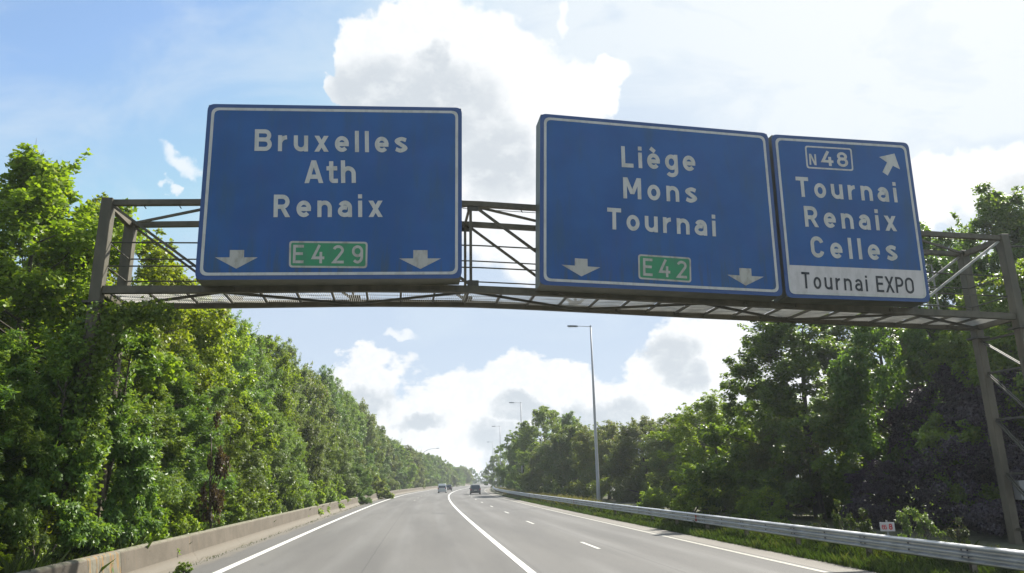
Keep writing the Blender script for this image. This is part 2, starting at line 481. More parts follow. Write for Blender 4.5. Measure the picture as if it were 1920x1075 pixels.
# ------------------------------------------------------------------ road alignment
_ys = [-200, 0, 40, 80, 120, 160, 220, 300, 400, 600, 1000, 3000]
_sl = [-.13, -.13, -.122, -.11, -.09, -.058, -.022, .0, .02, .06, .35, .35]
_g = np.arange(-200, 1600, 1.0); _s = np.interp(_g, _ys, _sl); _xc = np.cumsum(_s); _xc -= np.interp(20.7, _g, _xc) - .35
cx = lambda Y: float(np.interp(Y, _g, _xc))
cs = lambda Y: float(np.interp(Y, _g, _s))


def P(off, Y, z=0.0): return Vector((cx(Y) + off, Y, z))


def strip(name, offs, Ys, z, m, uv=True, kind='structure', parent=None):
    vs = []; fs = []; uvs = []
    zs = z if hasattr(z, '__len__') else [z] * len(offs)
    for Y in Ys:
        for o, zz in zip(offs, zs):
            vs.append(P(o, Y, zz)); uvs.append((o, Y))
    n = len(offs)
    for i in range(len(Ys) - 1):
        for j in range(n - 1):
            a = i * n + j; fs.append((a, a + 1, a + n + 1, a + n))
    me = bpy.data.meshes.new(name); me.from_pydata(vs, [], fs)
    u = me.uv_layers.new(name='UVMap')
    for lp in me.loops: u.data[lp.index].uv = uvs[lp.vertex_index]
    me.materials.append(m)
    o = bpy.data.objects.new(name, me); C.objects.link(o)
    if parent: o.parent = parent
    elif kind: o['kind'] = kind
    return o


YS = list(np.arange(-40, 200, 4.0)) + list(np.arange(200, 900, 12.0))
S = 1800
nx = 24
g_ = MB()
for i in range(nx + 1):
    for j in range(nx + 1):
        g_.v.append((-S + 2 * S * i / nx, -600 + 2 * S * j / nx, -.06))
for i in range(nx):
    for j in range(nx):
        a = i * (nx + 1) + j; g_.f.append((a, a + nx + 1, a + nx + 2, a + 1))
o = g_.build('ground', MT['ground']); o['kind'] = 'structure'
road = strip('motorway', [-10.3, -8.9, -8.3, -4.5, 0, 3.9, 7.2, 7.6, 8.45], YS, 0, MT['asphalt'])
strip('verge', [8.45, 8.9, 10, 12, 15, 22], YS, [-.005, .02, .03, .05, .05, -.05], MT['verge'])
strip('left_verge', [-22, -14, -11.5, -10.82], YS, [-.04, .05, .08, .08], MT['ground'])
YL = [y for y in YS if y < 700]
o = strip('edge_line', [-8.83, -8.57], YL, .006, MT['white_paint']); o['label'] = 'solid white line along the left edge'
o = strip('edge_line', [7.20, 7.38], YL, .006, MT['worn_paint'])
o = strip('lane_line', [-.07, .15], YL, .006, MT['white_paint']); o['label'] = 'solid white line between the two pairs of lanes'
def dash(off, y0, y1, wd, mt):
    strip('lane_dash', [off - wd / 2, off + wd / 2], [y0, (y0 + y1) / 2, y1], .006, mt)
for y0 in list(np.array([27.2, 42.9, 57.0, 71.0, 85.0, 99, 113, 127, 141, 155, 169, 183, 197, 211, 225]) - 0.0) + [13.0]:
    dash(3.35 if y0 < 50 else 3.5, y0, y0 + 3.0, .14, MT['dash_paint'])
for y0 in (100, 114, 128, 142, 156, 170, 184, 198, 212):
    dash(-4.6, y0, y0 + 3.0, .14, MT['worn_paint'])


# ------------------------------------------------------------------ concrete barrier
def barrier_mesh(L):
    prof = [(.0, 0), (.04, .09), (.20, .30), (.27, .80), (.30, .845), (.36, .865), (.46, .865), (.52, .845), (.55, .80), (.60, .2), (.62, 0)]
    m_ = MB(); ys = [0, .012, L - .012, L]
    for k, y in enumerate(ys):
        for (x, z) in prof:
            sh = .005 if k in (0, 3) else 0
            m_.v.append((-x - sh, y, z - sh))
    n = len(prof)
    for i in range(3):
        for j in range(n - 1):
            a = i * n + j; m_.f.append((a, a + n, a + n + 1, a + 1))
    m_.f.append(tuple(range(n))); m_.f.append(tuple(range(4 * n - 1, 3 * n - 1, -1)))
    return m_.mesh('barrier_section')


bar = empty('concrete_barrier', P(-10.2, 6), 0, 'long weathered concrete barrier along the left edge with rust stained near end', 'barrier')
bar2 = empty('concrete_barrier', P(-10.2, 92), 0, 'far concrete barrier beyond the gap and bush, curving away right', 'barrier')
BM = {}
def lay_sections(root, y0, y1, L):
    if L not in BM: BM[L] = barrier_mesh(L - .006)
    y = y0
    while y < y1:
        a, b = P(-10.2, y), P(-10.2, y + L)
        d = b - a
        o = bpy.data.objects.new('barrier_section', BM[L]); C.objects.link(o); o.parent = root
        o.location = a - root.location; o.rotation_euler = (0, 0, math.atan2(d.y, d.x) - math.pi / 2)
        if not BM[L].materials: BM[L].materials.append(MT['concrete'])
        y += d.y * L / d.length
    return y
BM[6] = barrier_mesh(6 - .006)
ystain = 17.6
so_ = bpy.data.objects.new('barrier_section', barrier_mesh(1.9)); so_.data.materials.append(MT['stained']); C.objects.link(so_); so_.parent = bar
lay_sections(bar, 5.7, 17.5, 6)
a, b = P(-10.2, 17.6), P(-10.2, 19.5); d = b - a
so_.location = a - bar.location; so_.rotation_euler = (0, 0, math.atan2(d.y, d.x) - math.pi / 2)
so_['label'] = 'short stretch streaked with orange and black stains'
yend = lay_sections(bar, 19.5, 84, 6)
lay_sections(bar2, 91.5, 430, 6)


# ------------------------------------------------------------------ guardrail
GO = 9.42
def thrie(L):
    zs = []
    prof = [(.02, .80), (-.055, .785), (-.085, .762), (-.085, .735), (-.055, .712), (.0, .69), (.0, .655), (-.05, .63), (-.08, .607), (-.08, .583), (-.05, .56), (.0, .535), (.0, .50),
            (-.05, .475), (-.085, .452), (-.085, .425), (-.055, .40), (.02, .385)]
    m_ = MB()
    for (y, sh) in ((-.16, -.004), (.16, -.004), (.17, 0), (L, 0)):
        for (x, z) in prof: m_.v.append((x + sh, y, z))
    n = len(prof)
    for i in range(3):
        for j in range(n - 1):
            a = i * n + j; m_.f.append((a, a + 1, a + n + 1, a + n))
    me = m_.mesh('rail_segment')
    return me
SEG = 4.0
rail_me = thrie(SEG); rail_me.materials.append(MT['galv'])
bolt = MB()
for zz in (.672, .518):
    for yy in (-.1, .1): bolt.tube([(.0, yy, zz), (-.02, yy, zz)], .017, 6)
    bolt.tube([(.0, 2.0, zz), (-.02, 2.0, zz)], .02, 6)
bolt_me = bolt.mesh('rail_bolts'); bolt_me.materials.append(MT['bolt'])
pm = MB(); pm.box((.20, 0, .32), (.012, .10, .78)); pm.box((.14, -.05, .32), (.12, .006, .78)); pm.box((.14, .05, .32), (.12, .006, .78))
post_me = pm.mesh('post'); post_me.materials.append(MT['post_rust'])
sp = MB(); sp.box((.045, 0, .6), (.07, .09, .34)); sp_me = sp.mesh('spacer'); sp_me.materials.append(MT['galv'])
rf = MB(); rf.box((-.06, 0, .60), (.03, .12, .30)); rf_me = rf.mesh('reflector'); rf_me.materials.append(MT['red_refl'])
gr = empty('guardrail', P(GO, 9.7), 0, 'galvanised steel guardrail with bolted rail sections along the right verge', 'guardrail')
y = 9.7; i = 0
while y < 225:
    a, b = P(GO, y), P(GO, y + SEG); d = b - a; rz = math.atan2(d.y, d.x) - math.pi / 2
    for nm, me in (('rail_segment', rail_me), ('rail_bolts', bolt_me), ('post', post_me), ('spacer', sp_me)):
        if nm == 'rail_bolts' and y > 90: continue
        o = bpy.data.objects.new(nm, me); C.objects.link(o); o.parent = gr
        o.location = a - gr.location; o.rotation_euler = (0, 0, rz + random.uniform(-.001, .001))
        if nm == 'rail_bolts': o['kind'] = 'stuff'
    if i in (6, 13, 20):
        o = bpy.data.objects.new('reflector', rf_me); C.objects.link(o); o.parent = gr
        o.location = P(GO, y + .8) - gr.location; o.rotation_euler = (0, 0, rz)
    y += d.y * SEG / d.length; i += 1

# ------------------------------------------------------------------ gantry
GA = Vector((-11.45, 19.5, 0)); GB = Vector((16.9, 24.0, 0)); GL = (GB - GA).length
GD = (GB - GA).normalized(); GN = Vector((-GD.y, GD.x, 0))      # GN points away from the camera
DEP = 1.85
def zt(s): return float(np.interp(s, [0, 2.5, 7, 10.3, 12.4, 18, 25.6, GL], [10.24, 10.36, 10.58, 10.64, 10.58, 10.43, 10.19, 10.12]))
def zb(s): return float(np.interp(s, [0, 2.8, 7, 10.3, 12.4, 18, 25.6, GL], [7.68, 7.75, 7.88, 7.92, 7.87, 7.68, 7.44, 7.36]))
def G(s, d, z): return GA + GD * s + GN * d + Vector((0, 0, z))
gan = empty('sign_gantry', GA, 0, 'olive steel box truss gantry spanning the motorway and carrying the blue signs', 'gantry')
def gpart(name, m_, mt, bev=0.0):
    me = m_.mesh(name); me.transform(Matrix.Translation(-GA))
    if bev:
        bm = bmesh.new(); bm.from_mesh(me); bmesh.ops.bevel(bm, geom=list(bm.edges), offset=bev, segments=1, affect='EDGES'); bm.to_mesh(me); bm.free()
    return link(name, me, gan, mt)
NOD = [0, 3.25, 6.8, 10.35, 14.0, 17.7, 21.3, 24.9, GL]
for d in (0, DEP):
    for (f, h_, nm) in ((zt, .16, 'top_chord'), (zb, .21, 'bottom_chord')):
        m_ = MB(); ss = np.linspace(.12, GL - .12, 28)
        vs = []
        for s_ in ss:
            zz = f(s_)
            for (dd, z2) in ((-.08, -h_ / 2), (.08, -h_ / 2), (.08, h_ / 2), (-.08, h_ / 2)): vs.append(G(s_, d + dd, zz + z2))
        fs = [(0, 1, 2, 3), tuple(len(vs) - 1 - k for k in range(4))]
        for i in range(len(ss) - 1):
            for k in range(4):
                a_, b_ = i * 4 + k, i * 4 + (k + 1) % 4; fs.append((a_, a_ + 4, b_ + 4, b_))
        m_.add(vs, fs); gpart(nm, m_, MT['olive'])
    # end posts and legs
    for s_ in (0, GL):
        m_ = MB(); zlo = zb(s_) - .35
        m_.beam(G(s_, d, zlo), G(s_, d, zt(s_) + .12), .30, .30, (-.157, .988, 0)); gpart('end_post', m_, MT['olive'], .012)
        m_ = MB(); m_.box(G(s_, d, zlo - .03), (.52, .52, .06), Matrix.Rotation(math.atan2(GD.y, GD.x), 3, 'Z')); gpart('flange', m_, MT['olive_dark'])
        m_ = MB(); m_.beam(G(s_, d, -.1), G(s_, d, zlo - .06), .29, .29, (-.157, .988, 0)); gpart('leg', m_, MT['leg'], .015)
    # verticals and diagonals
    for k in range(1, len(NOD) - 1):
        s_ = NOD[k]; m_ = MB(); dd = .012 if d == 0 else -.012
        m_.beam(G(s_, d, zb(s_) + .105), G(s_, d, zt(s_) - .08), .08, .08, (-.157, .988, 0)); gpart('vertical', m_, MT['olive'])
    for k in range(len(NOD) - 1):
        s0, s1 = NOD[k], NOD[k + 1]
        if k < 4: p_, q_ = G(s0 + .18, d, zt(s0) - .12), G(s1 - .02, d, zb(s1) + .14)
        elif k == 3: p_, q_ = G(s0 + .18, d, zt(s0) - .12), G(s1 - .02, d, zb(s1) + .14)
        else: p_, q_ = G(s1 - .18, d, zt(s1) - .12), G(s0 + .02, d, zb(s0) + .14)
        if k == 3: pass
        m_ = MB(); m_.beam(p_, q_, .07, .085, GN); gpart('diagonal', m_, MT['galv_brace'] if k == 7 else MT['olive'])
    # handrails inside the truss
    for hh in (.62, 1.32):
        m_ = MB(); ss = np.linspace(.15, GL - .15, 20)
        m_.tube([G(s_, d + (.11 if d == 0 else -.11), zb(s_) + .1 + hh) for s_ in ss], .022, 6); gpart('handrail', m_, MT['olive_dark'])
for s_ in (0, GL):                                  # end frames between the two planes
    m_ = MB(); m_.beam(G(s_, .15, zt(s_) - .02), G(s_, DEP - .15, zt(s_) - .02), .14, .18); gpart('cross_beam', m_, MT['leg'])
    m_ = MB(); m_.beam(G(s_, .15, zb(s_)), G(s_, DEP - .15, zb(s_)), .14, .2); gpart('cross_beam', m_, MT['olive'])
    for hh in (.62, 1.32):
        m_ = MB(); m_.tube([G(s_ + (.1 if s_ == 0 else -.1), .1, zb(s_) + .1 + hh), G(s_ + (.1 if s_ == 0 else -.1), DEP - .1, zb(s_) + .1 + hh)], .02, 6); gpart('handrail', m_, MT['olive_dark'])
for k in range(1, len(NOD) - 1):
    s_ = NOD[k]
    m_ = MB(); m_.beam(G(s_, .08, zt(s_)), G(s_, DEP - .08, zt(s_)), .07, .08); gpart('cross_beam', m_, MT['olive'])
for k in range(len(NOD) - 1):                        # zigzag bracing top and bottom
    s0, s1 = NOD[k], NOD[k + 1]; a_, b_ = (.1, DEP - .1) if k % 2 else (DEP - .1, .1)
    m_ = MB(); m_.beam(G(s0, a_, zt(s0) - .01), G(s1, b_, zt(s1) - .01), .06, .07); gpart('top_brace', m_, MT['olive'])
    m_ = MB(); m_.beam(G(s0, a_, zb(s0) - .05), G(s1, b_, zb(s1) - .05), .07, .07); gpart('bottom_brace', m_, MT['olive_dark'])
# catwalk grating: one panel a metre, thin slats
npan = 28; pl_ = (GL - .4) / npan
for i in range(npan):
    s0 = .2 + i * pl_; m_ = MB()
    z0 = zb(s0 + pl_ / 2) + .035
    for j in range(17):
        s_ = s0 + .03 + (pl_ - .06) * j / 16
        m_.beam(G(s_, .10, z0), G(s_, DEP - .10, z0), .014, .030)
    for j in range(5):
        d_ = .15 + (DEP - .3) * j / 4
        m_.beam(G(s0 + .03, d_, z0 - .006), G(s0 + pl_ - .03, d_, z0 - .006), .012, .012)
    gpart('grating_panel', m_, MT['grating'])
    m_ = MB(); m_.beam(G(s0, .09, z0 - .03), G(s0, DEP - .09, z0 - .03), .05, .07); gpart('deck_joist', m_, MT['olive_dark'])
for d in (0, DEP):                                   # gusset plates with bolts at the nodes
    for s_ in NOD[1:-1]:
        sg = -.065 if d == 0 else .065
        m_ = MB(); rot = Matrix.Rotation(math.atan2(GD.y, GD.x), 3, 'Z')
        for zz in (zt(s_) - .15, zb(s_) + .17):
            m_.box(G(s_ + (.06 if s_ < 13 else -.06), d + sg * .7, zz), (.34, .012, .20), rot)
        gpart('gusset_plates', m_, MT['olive_dark'])['kind'] = 'stuff'
# small hooks and the cable under the top chord
for s_ in (.95, 1.9, 11.9, 25.9):
    m_ = MB(); m_.tube([G(s_, 0, zt(s_) - .08), G(s_ + .07, 0, zt(s_) - .18)], .014, 5); gpart('hook', m_, MT['olive_dark'])
m_ = MB(); m_.tube([G(s_, .0, zt(s_) - .16) for s_ in np.linspace(10.1, 27.5, 14)], .011, 5); gpart('cable', m_, MT['olive_dark'])
m_ = MB(); m_.tube([G(GL + .2, -.05, zt(GL) - .3), G(GL + 3.2, -.1, zt(GL) - .22)], .035, 6); gpart('conduit', m_, MT['olive_dark'])
# tower bracing
for s_, zz in ((0, [1.2, 3.0, 4.8, 6.7]), (GL, [.5, 2.3, 4.1, 5.7, 6.85])):
    for i in range(len(zz)):
        m_ = MB(); m_.beam(G(s_, .17, zz[i]), G(s_, DEP - .17, zz[i]), .07, .07); gpart('tower_strut', m_, MT['olive_dark'])
        if i < len(zz) - 1:
            for sx in (-.05, .05):
                m_ = MB(); m_.beam(G(s_ + sx, .17, zz[i] + .04), G(s_ + sx, DEP - .17, zz[i + 1] - .04), .035, .045, GN); gpart('tower_brace', m_, MT['olive_dark'])
# ladder at the right end
m_ = MB()
for sx in (GL - 1.55, GL - 1.15): m_.beam(G(sx, DEP + .25, zb(GL) + .1), G(sx, DEP + .25, zt(GL) - .35), .03, .05)
for k in range(8): m_.beam(G(GL - 1.55, DEP + .25, zb(GL) + .3 + k * .3), G(GL - 1.15, DEP + .25, zb(GL) + .3 + k * .3), .02, .02)
gpart('ladder', m_, MT['galv_brace'])
m_ = MB(); m_.box(G(GL + .45, DEP - .2, 1.75), (.45, .3, .62), Matrix.Rotation(math.atan2(GD.y, GD.x), 3, 'Z')); gpart('cabinet', m_, MT['grey_box'], .01)

# ------------------------------------------------------------------ lettering
def arc(x, y, rx, ry, a0, a1, n=12):
    return [(x + rx * math.cos(R(a0 + (a1 - a0) * i / n)), y + ry * math.sin(R(a0 + (a1 - a0) * i / n))) for i in range(n + 1)]


def crom(pts, n=6):
    out_ = []
    q = [pts[0]] + list(pts) + [pts[-1]]
    for i in range(1, len(q) - 2):
        for k in range(n):
            t = k / n
            out_.append(tuple(.5 * (2 * q[i][c] + (q[i + 1][c] - q[i - 1][c]) * t + (2 * q[i - 1][c] - 5 * q[i][c] + 4 * q[i + 1][c] - q[i + 2][c]) * t * t +
                                    (3 * q[i][c] - q[i - 1][c] - 3 * q[i + 1][c] + q[i + 2][c]) * t ** 3) for c in (0, 1)))
    out_.append(pts[-1]); return out_


def glyph(ch, w, xh=.74, nar=1.0):
    """returns (outer width, [strokes]); stroke = ('s', centreline) or ('p', x0, y0, x1, y1) slanted bar with level ends"""
    h = w / 2
    if ch in 'il':
        return (w, [('s', [(h, 0), (h, xh if ch == 'i' else 1.0)])] + ([('s', [(h, xh + .10), (h, xh + .10 + w)])] if ch == 'i' else []))
    Wd = dict(B=.78, r=.44, u=.66, x=.68, e=.66, s=.62, A=.84, t=.50, h=.66, R=.74, n=.66, a=.64, E=.60, L=.60, g=.66, M=.92, o=.66, T=.70, C=.70, N=.70, X=.74, P=.66, O=.72)
    Wd.update({'4': .70, '2': .64, '9': .64, '8': .66, '6': .64, 'è': .66, '.': w, ' ': .35})
    W = Wd[ch] * nar
    if ch == ' ': return W, []
    if ch == '.': return w, [('s', [(h, 0), (h, w)])]
    rx = W / 2 - h; ry = xh / 2 - h; X = W / 2; Y = xh / 2
    def bowl(y0, y1, xr):
        r_ = (y1 - y0) / 2
        return [(h, y1), (xr - r_, y1)] + arc(xr - r_, (y0 + y1) / 2, r_, r_, 90, -90, 10) + [(h, y0)]
    if ch == 'B': return W, [('s', [(h, 0), (h, 1)]), ('s', bowl(.53, 1 - h, W - h - .03)), ('s', bowl(h, .53, W - h))]
    if ch == 'P': return W, [('s', [(h, 0), (h, 1)]), ('s', bowl(.45, 1 - h, W - h))]
    if ch == 'R': return W, [('s', [(h, 0), (h, 1)]), ('s', bowl(.46, 1 - h, W - h - .03)), ('p', W - h * 1.15, 0, W * .50, .46)]
    if ch == 'r': return W, [('s', [(h, 0), (h, xh)]), ('s', arc(W - .03, xh - h - .30, W - .03 - h, .30, 175, 90, 8))]
    if ch == 'n': return W, [('s', [(h, 0), (h, xh)]), ('s', arc(X, xh - h - rx, rx, rx, 170, 0, 12) + [(W - h, 0)])]
    if ch == 'h': return W, [('s', [(h, 0), (h, 1)]), ('s', arc(X, xh - h - rx, rx, rx, 170, 0, 12) + [(W - h, 0)])]
    if ch == 'u': return W, [('s', [(W - h, 0), (W - h, xh)]), ('s', [(h, xh)] + arc(X, h + rx, rx, rx, 180, 350, 12))]
    if ch == 'x': return W, [('p', h * 1.25, 0, W - h * 1.25, xh), ('p', W - h * 1.25, 0, h * 1.25, xh)]
    if ch == 'X': return W, [('p', h * 1.2, 0, W - h * 1.2, 1), ('p', W - h * 1.2, 0, h * 1.2, 1)]
    if ch in 'eè':
        st = [('s', arc(X, Y, rx, ry, 0, 318, 26)), ('s', [(h, Y - .01), (W - .01, Y - .01)])]
        if ch == 'è': st.append(('s', [(X - .14, xh + .25), (X + .08, xh + .08)]))
        return W, st
    if ch == 'o': return W, [('s', arc(X, Y, rx, ry, 0, 360, 28) + ['closed'])]
    if ch == 'O':
        ro = rx; return W, [('s', arc(X, 1 - h - ro, ro, ro, 0, 180, 12) + arc(X, h + ro, ro, ro, 180, 360, 12) + ['closed'])]
    if ch == 'C':
        ro = rx; return W, [('s', arc(X, 1 - h - ro, ro, ro, 12, 180, 12) + arc(X, h + ro, ro, ro, 180, 348, 12))]
    if ch == 'a':
        r2 = .17
        return W, [('s', arc(X, xh - h - .22, rx, .22, 155, 0, 12) + [(W - h, 0)]), ('s', arc(X - .01, h + r2, rx, r2, 60, 330, 18))]
    if ch == 'g': return W, [('s', arc(X, Y, rx, ry, 20, 340, 24)), ('s', [(W - h, xh), (W - h, -.06)] + arc(X, -.06, rx, .19, 0, -150, 12))]
    if ch == 's':
        p_ = [(W - h * .7, xh - h - .06), (X + .02, xh - h), (h * 1.1, xh - h - .11), (X, Y + .005), (W - h * 1.05, h + .12), (X - .02, h), (h * .6, h + .07)]
        return W, [('s', crom(p_, 6))]
    if ch == 't': return W, [('s', [(W * .42, .96), (W * .42, h + .10)] + arc(W * .42 + .10, h + .10, .10, .10, 180, 270, 6) + [(W, h)]), ('s', [(0, xh - h), (W * .95, xh - h)])]
    if ch == 'T': return W, [('s', [(0, 1 - h), (W, 1 - h)]), ('s', [(X, 0), (X, 1 - h)])]
    if ch == 'L': return W, [('s', [(h, 1), (h, h), (W, h)])]
    if ch == 'E': return W, [('s', [(W, 1 - h), (h, 1 - h), (h, h), (W, h)]), ('s', [(h, .52), (W - .05, .52)])]
    if ch == 'A': return W, [('p', h * 1.1, 0, X - h * .05, 1), ('p', W - h * 1.1, 0, X + h * .05, 1), ('s', [(W * .22, .28), (W * .78, .28)])]
    if ch == 'M': return W, [('s', [(h, 0), (h, 1)]), ('s', [(W - h, 0), (W - h, 1)]), ('p', X, .22, h * 1.3, 1), ('p', X, .22, W - h * 1.3, 1)]
    if ch == 'N': return W, [('s', [(h, 0), (h, 1)]), ('s', [(W - h, 0), (W - h, 1)]), ('p', W - h * 1.3, 0, h * 1.3, 1)]
    if ch == '4': return W, [('s', [(W - .20, 0), (W - .20, .62)]), ('s', [(W * .60, 1), (h * .9, .22 + h), (W, .22 + h)])]
    if ch == '2': return W, [('s', arc(X, 1 - h - .2, rx, .2, 165, -25, 12) + [(X + .02, .38), (h, h), (W, h)])]
    if ch == '8': return W, [('s', arc(X, 1 - h - .20, rx - .03, .20, 0, 360, 22) + ['closed']), ('s', arc(X, h + .235, rx, .235, 0, 360, 22) + ['closed'])]
    if ch == '9': return W, [('s', arc(X, 1 - h - .25, rx, .25, 0, 360, 24) + ['closed']), ('s', [(W - h, .72), (W - h, .38)] + arc(X, .36, rx, .36 - h, 0, -140, 12))]
    if ch == '6': return W, [('s', arc(X, h + .25, rx, .25, 0, 360, 24) + ['closed']), ('s', [(h, .28), (h, .62)] + arc(X, .64, rx, .36 - h, 180, 40, 12))]
    return W, []


def ribbon(pts, w, closed=False):
    P_ = []
    for p in pts:
        if not P_ or math.hypot(p[0] - P_[-1][0], p[1] - P_[-1][1]) > 1e-4: P_.append(p)
    if closed and math.hypot(P_[0][0] - P_[-1][0], P_[0][1] - P_[-1][1]) < 1e-3: P_.pop()
    n = len(P_); Lf = []; Rt = []
    for i in range(n):
        a_ = P_[i - 1] if (i > 0 or closed) else None; b_ = P_[(i + 1) % n] if (i < n - 1 or closed) else None
        def nrm(u, v): dx, dy = v[0] - u[0], v[1] - u[1]; l = math.hypot(dx, dy); return (-dy / l, dx / l)
        ns = [nrm(a_, P_[i])] if a_ else []
        if b_: ns.append(nrm(P_[i], b_))
        nx_, ny_ = sum(k[0] for k in ns), sum(k[1] for k in ns); l = math.hypot(nx_, ny_); nx_, ny_ = nx_ / l, ny_ / l
        c = max(.45, nx_ * ns[0][0] + ny_ * ns[0][1]); s_ = w / 2 / c
        Lf.append((P_[i][0] + nx_ * s_, P_[i][1] + ny_ * s_)); Rt.append((P_[i][0] - nx_ * s_, P_[i][1] - ny_ * s_))
    vs = Lf + Rt; fs = []
    for i in range(n if closed else n - 1):
        j = (i + 1) % n; fs.append((i, i + n, j + n, j))
    return vs, fs


class Plane2:
    """the tilted face of one sign: origin, level axis along the gantry, upward axis leaning toward traffic"""
    def __init__(s, off, tilt, z0):
        n = -GN * math.cos(tilt) - Vector((0, 0, 1)) * math.sin(tilt)
        s.n = n; s.o = GA - GN * off + Vector((0, 0, z0)); s.x = GD.copy(); s.y = n.cross(GD).normalized()
        if s.y.z < 0: s.y = -s.y
    def __call__(s, u, v, lift=0.0): return s.o + s.x * u + s.y * v + s.n * lift


def text_mesh(pl, origin, txt, start, end, top, w=.188, lift=.02, xh=.74, nar=1.0, kx=.91):
    """word between two baseline points, cap height from the third"""
    st, en, tp = Vector(start), Vector(end), Vector(top)
    H_ = (tp - st).length; ex = (en - st); Lw = ex.length; ex.normalize(); ey = Vector((-ex.y, ex.x))
    gl = [glyph(c, w, xh, nar) for c in txt]
    tot = sum(g_[0] for g_ in gl) * H_ * kx
    gap = (Lw - tot) / max(1, len(txt) - 1)
    m_ = MB(); x = 0; li = 0
    for (W, strokes) in gl:
        for si, s_ in enumerate(strokes):
            lf = lift + .0014 * si
            if s_[0] == 's':
                pts = s_[1]; cl = False
                if pts[-1] == 'closed': pts = pts[:-1]; cl = True
                vs, fs = ribbon(pts, w, cl)
            else:
                _, x0, y0, x1, y1 = s_
                sn = (y1 - y0) / math.hypot(x1 - x0, y1 - y0); hw = w / 2 / abs(sn)
                vs = [(x0 - hw, y0), (x0 + hw, y0), (x1 + hw, y1), (x1 - hw, y1)]; fs = [(0, 1, 2, 3)]
            V3 = []
            for (a_, b_) in vs:
                q = st + ex * (x + a_ * H_ * kx) + ey * (b_ * H_)
                V3.append(pl(q.x, q.y, lf) - origin)
            m_.add(V3, fs)
        x += W * H_ * kx + gap
    return m_


def rrect(c4, r, n=6):
    """rounded quad from four corners (bl, br, tr, tl)"""
    out_ = []
    for i in range(4):
        p, a_, b_ = Vector(c4[i]), Vector(c4[i - 1]), Vector(c4[(i + 1) % 4])
        da, db = (a_ - p).normalized(), (b_ - p).normalized()
        p0, p1 = p + da * r, p + db * r
        for k in range(n + 1):
            t = k / n
            out_.append(tuple(p0 * (1 - t) ** 2 + p * 2 * t * (1 - t) + p1 * t * t))
    return out_


def inset(c4, m_):
    if not hasattr(m_, '__len__'): m_ = (m_,) * 4      # left, right, bottom, top
    bl, br, tr, tl = [Vector(c) for c in c4]
    ex = (br - bl).normalized(); ey = (tl - bl).normalized(); ex2 = (tr - tl).normalized(); ey2 = (tr - br).normalized()
    return [bl + ex * m_[0] + ey * m_[2], br - ex * m_[1] + ey2 * m_[2], tr - ex2 * m_[1] - ey2 * m_[3], tl + ex2 * m_[0] - ey * m_[3]]


def slab(pl, origin, loop, l0, l1):
    m_ = MB(); n = len(loop)
    vs = [pl(u, v, l1) - origin for u, v in loop] + [pl(u, v, l0) - origin for u, v in loop]
    fs = [tuple(range(n)), tuple(range(2 * n - 1, n - 1, -1))] + [(i, i + n, (i + 1) % n + n, (i + 1) % n) for i in range(n)]
    m_.add(vs, fs); return m_


def ring(pl, origin, la, lb, l1, l0):
    m_ = MB(); n = len(la)
    vs = [pl(u, v, l1) - origin for u, v in la] + [pl(u, v, l1) - origin for u, v in lb] + [pl(u, v, l0) - origin for u, v in la]
    fs = [(i, (i + 1) % n, n + (i + 1) % n, n + i) for i in range(n)] + [(i, 2 * n + i, 2 * n + (i + 1) % n, (i + 1) % n) for i in range(n)]
    m_.add(vs, fs); return m_


def sign(corners, label, words, plates=(), arrows=(), extra=None, lettermat='white', field='blue'):
    pl = Plane2(.9, R(2), 7.5)
    mid = sum((Vector(c) for c in corners), Vector((0, 0))) / 4
    org = pl(corners[0][0], corners[0][1]); org = Vector((org.x, org.y, org.z))
    root = empty('direction_sign', org, 0, label, 'road sign', 'blue direction signs on the gantry')
    # box body behind the face
    m_ = MB(); c = inset(corners, .02)
    fr = [pl(u, v, -.03) - org for u, v in c]
    bk = []
    for q in fr: bk.append(Vector((q.x, q.y, q.z)) + GN * .78)
    m_.add(fr + bk, [(0, 1, 2, 3), (7, 6, 5, 4), (0, 4, 5, 1), (1, 5, 6, 2), (2, 6, 7, 3), (3, 7, 4, 0)])
    m_.build('sign_box', MT['box'], root)
    slab(pl, org, rrect(corners, .20), -.028, .0).build('rim', MT['rim'], root)
    a_ = rrect(inset(corners, .115), .20); b_ = rrect(inset(corners, .195), .16)
    slab(pl, org, rrect(inset(corners, .19), .165), .001, .006).build('sign_face', MT[field], root)
    ring(pl, org, a_, b_, .010, .0).build('border', MT[lettermat], root)
    if extra: extra(pl, org, root)
    for (txt, s_, e_, t_, kw) in words:
        kw = dict(kw); mt = kw.pop('mat', lettermat)
        o_ = text_mesh(pl, org, txt, s_, e_, t_, **kw).build('lettering', MT[mt], root)
        o_['label'] = 'word or number reading ' + txt
    for (cc, txt, s_, e_, t_, fld) in plates:
        if fld:
            slab(pl, org, rrect(cc, .10), .008, .012).build('number_field', MT[fld], root)
        ring(pl, org, rrect(cc, .10), rrect(inset(cc, .052), .06), .016, .008).build('number_border', MT['white_dirty' if fld else lettermat], root)
        if txt:
            o_ = text_mesh(pl, org, txt, s_, e_, t_, w=.15, lift=.018).build('lettering', MT['white_dirty'], root)
            o_['label'] = 'number reading ' + txt
    for ar in arrows:
        slab(pl, org, ar, .006, .012).build('arrow', MT['white_dirty' if len(arrows) > 1 else lettermat], root)
    # two brackets to the chords
    for u in (corners[0][0] + .8, corners[1][0] - .8):
        for zz, f in ((.1, zb), (-.1, zt)):
            m_ = MB(); m_.beam(G(u, -.14, f(u)) - org, G(u, -.07, f(u)) - org, .12, .12); m_.build('bracket', MT['olive'], root)
    return root


def arrow_pts(pts): return pts[::-1]


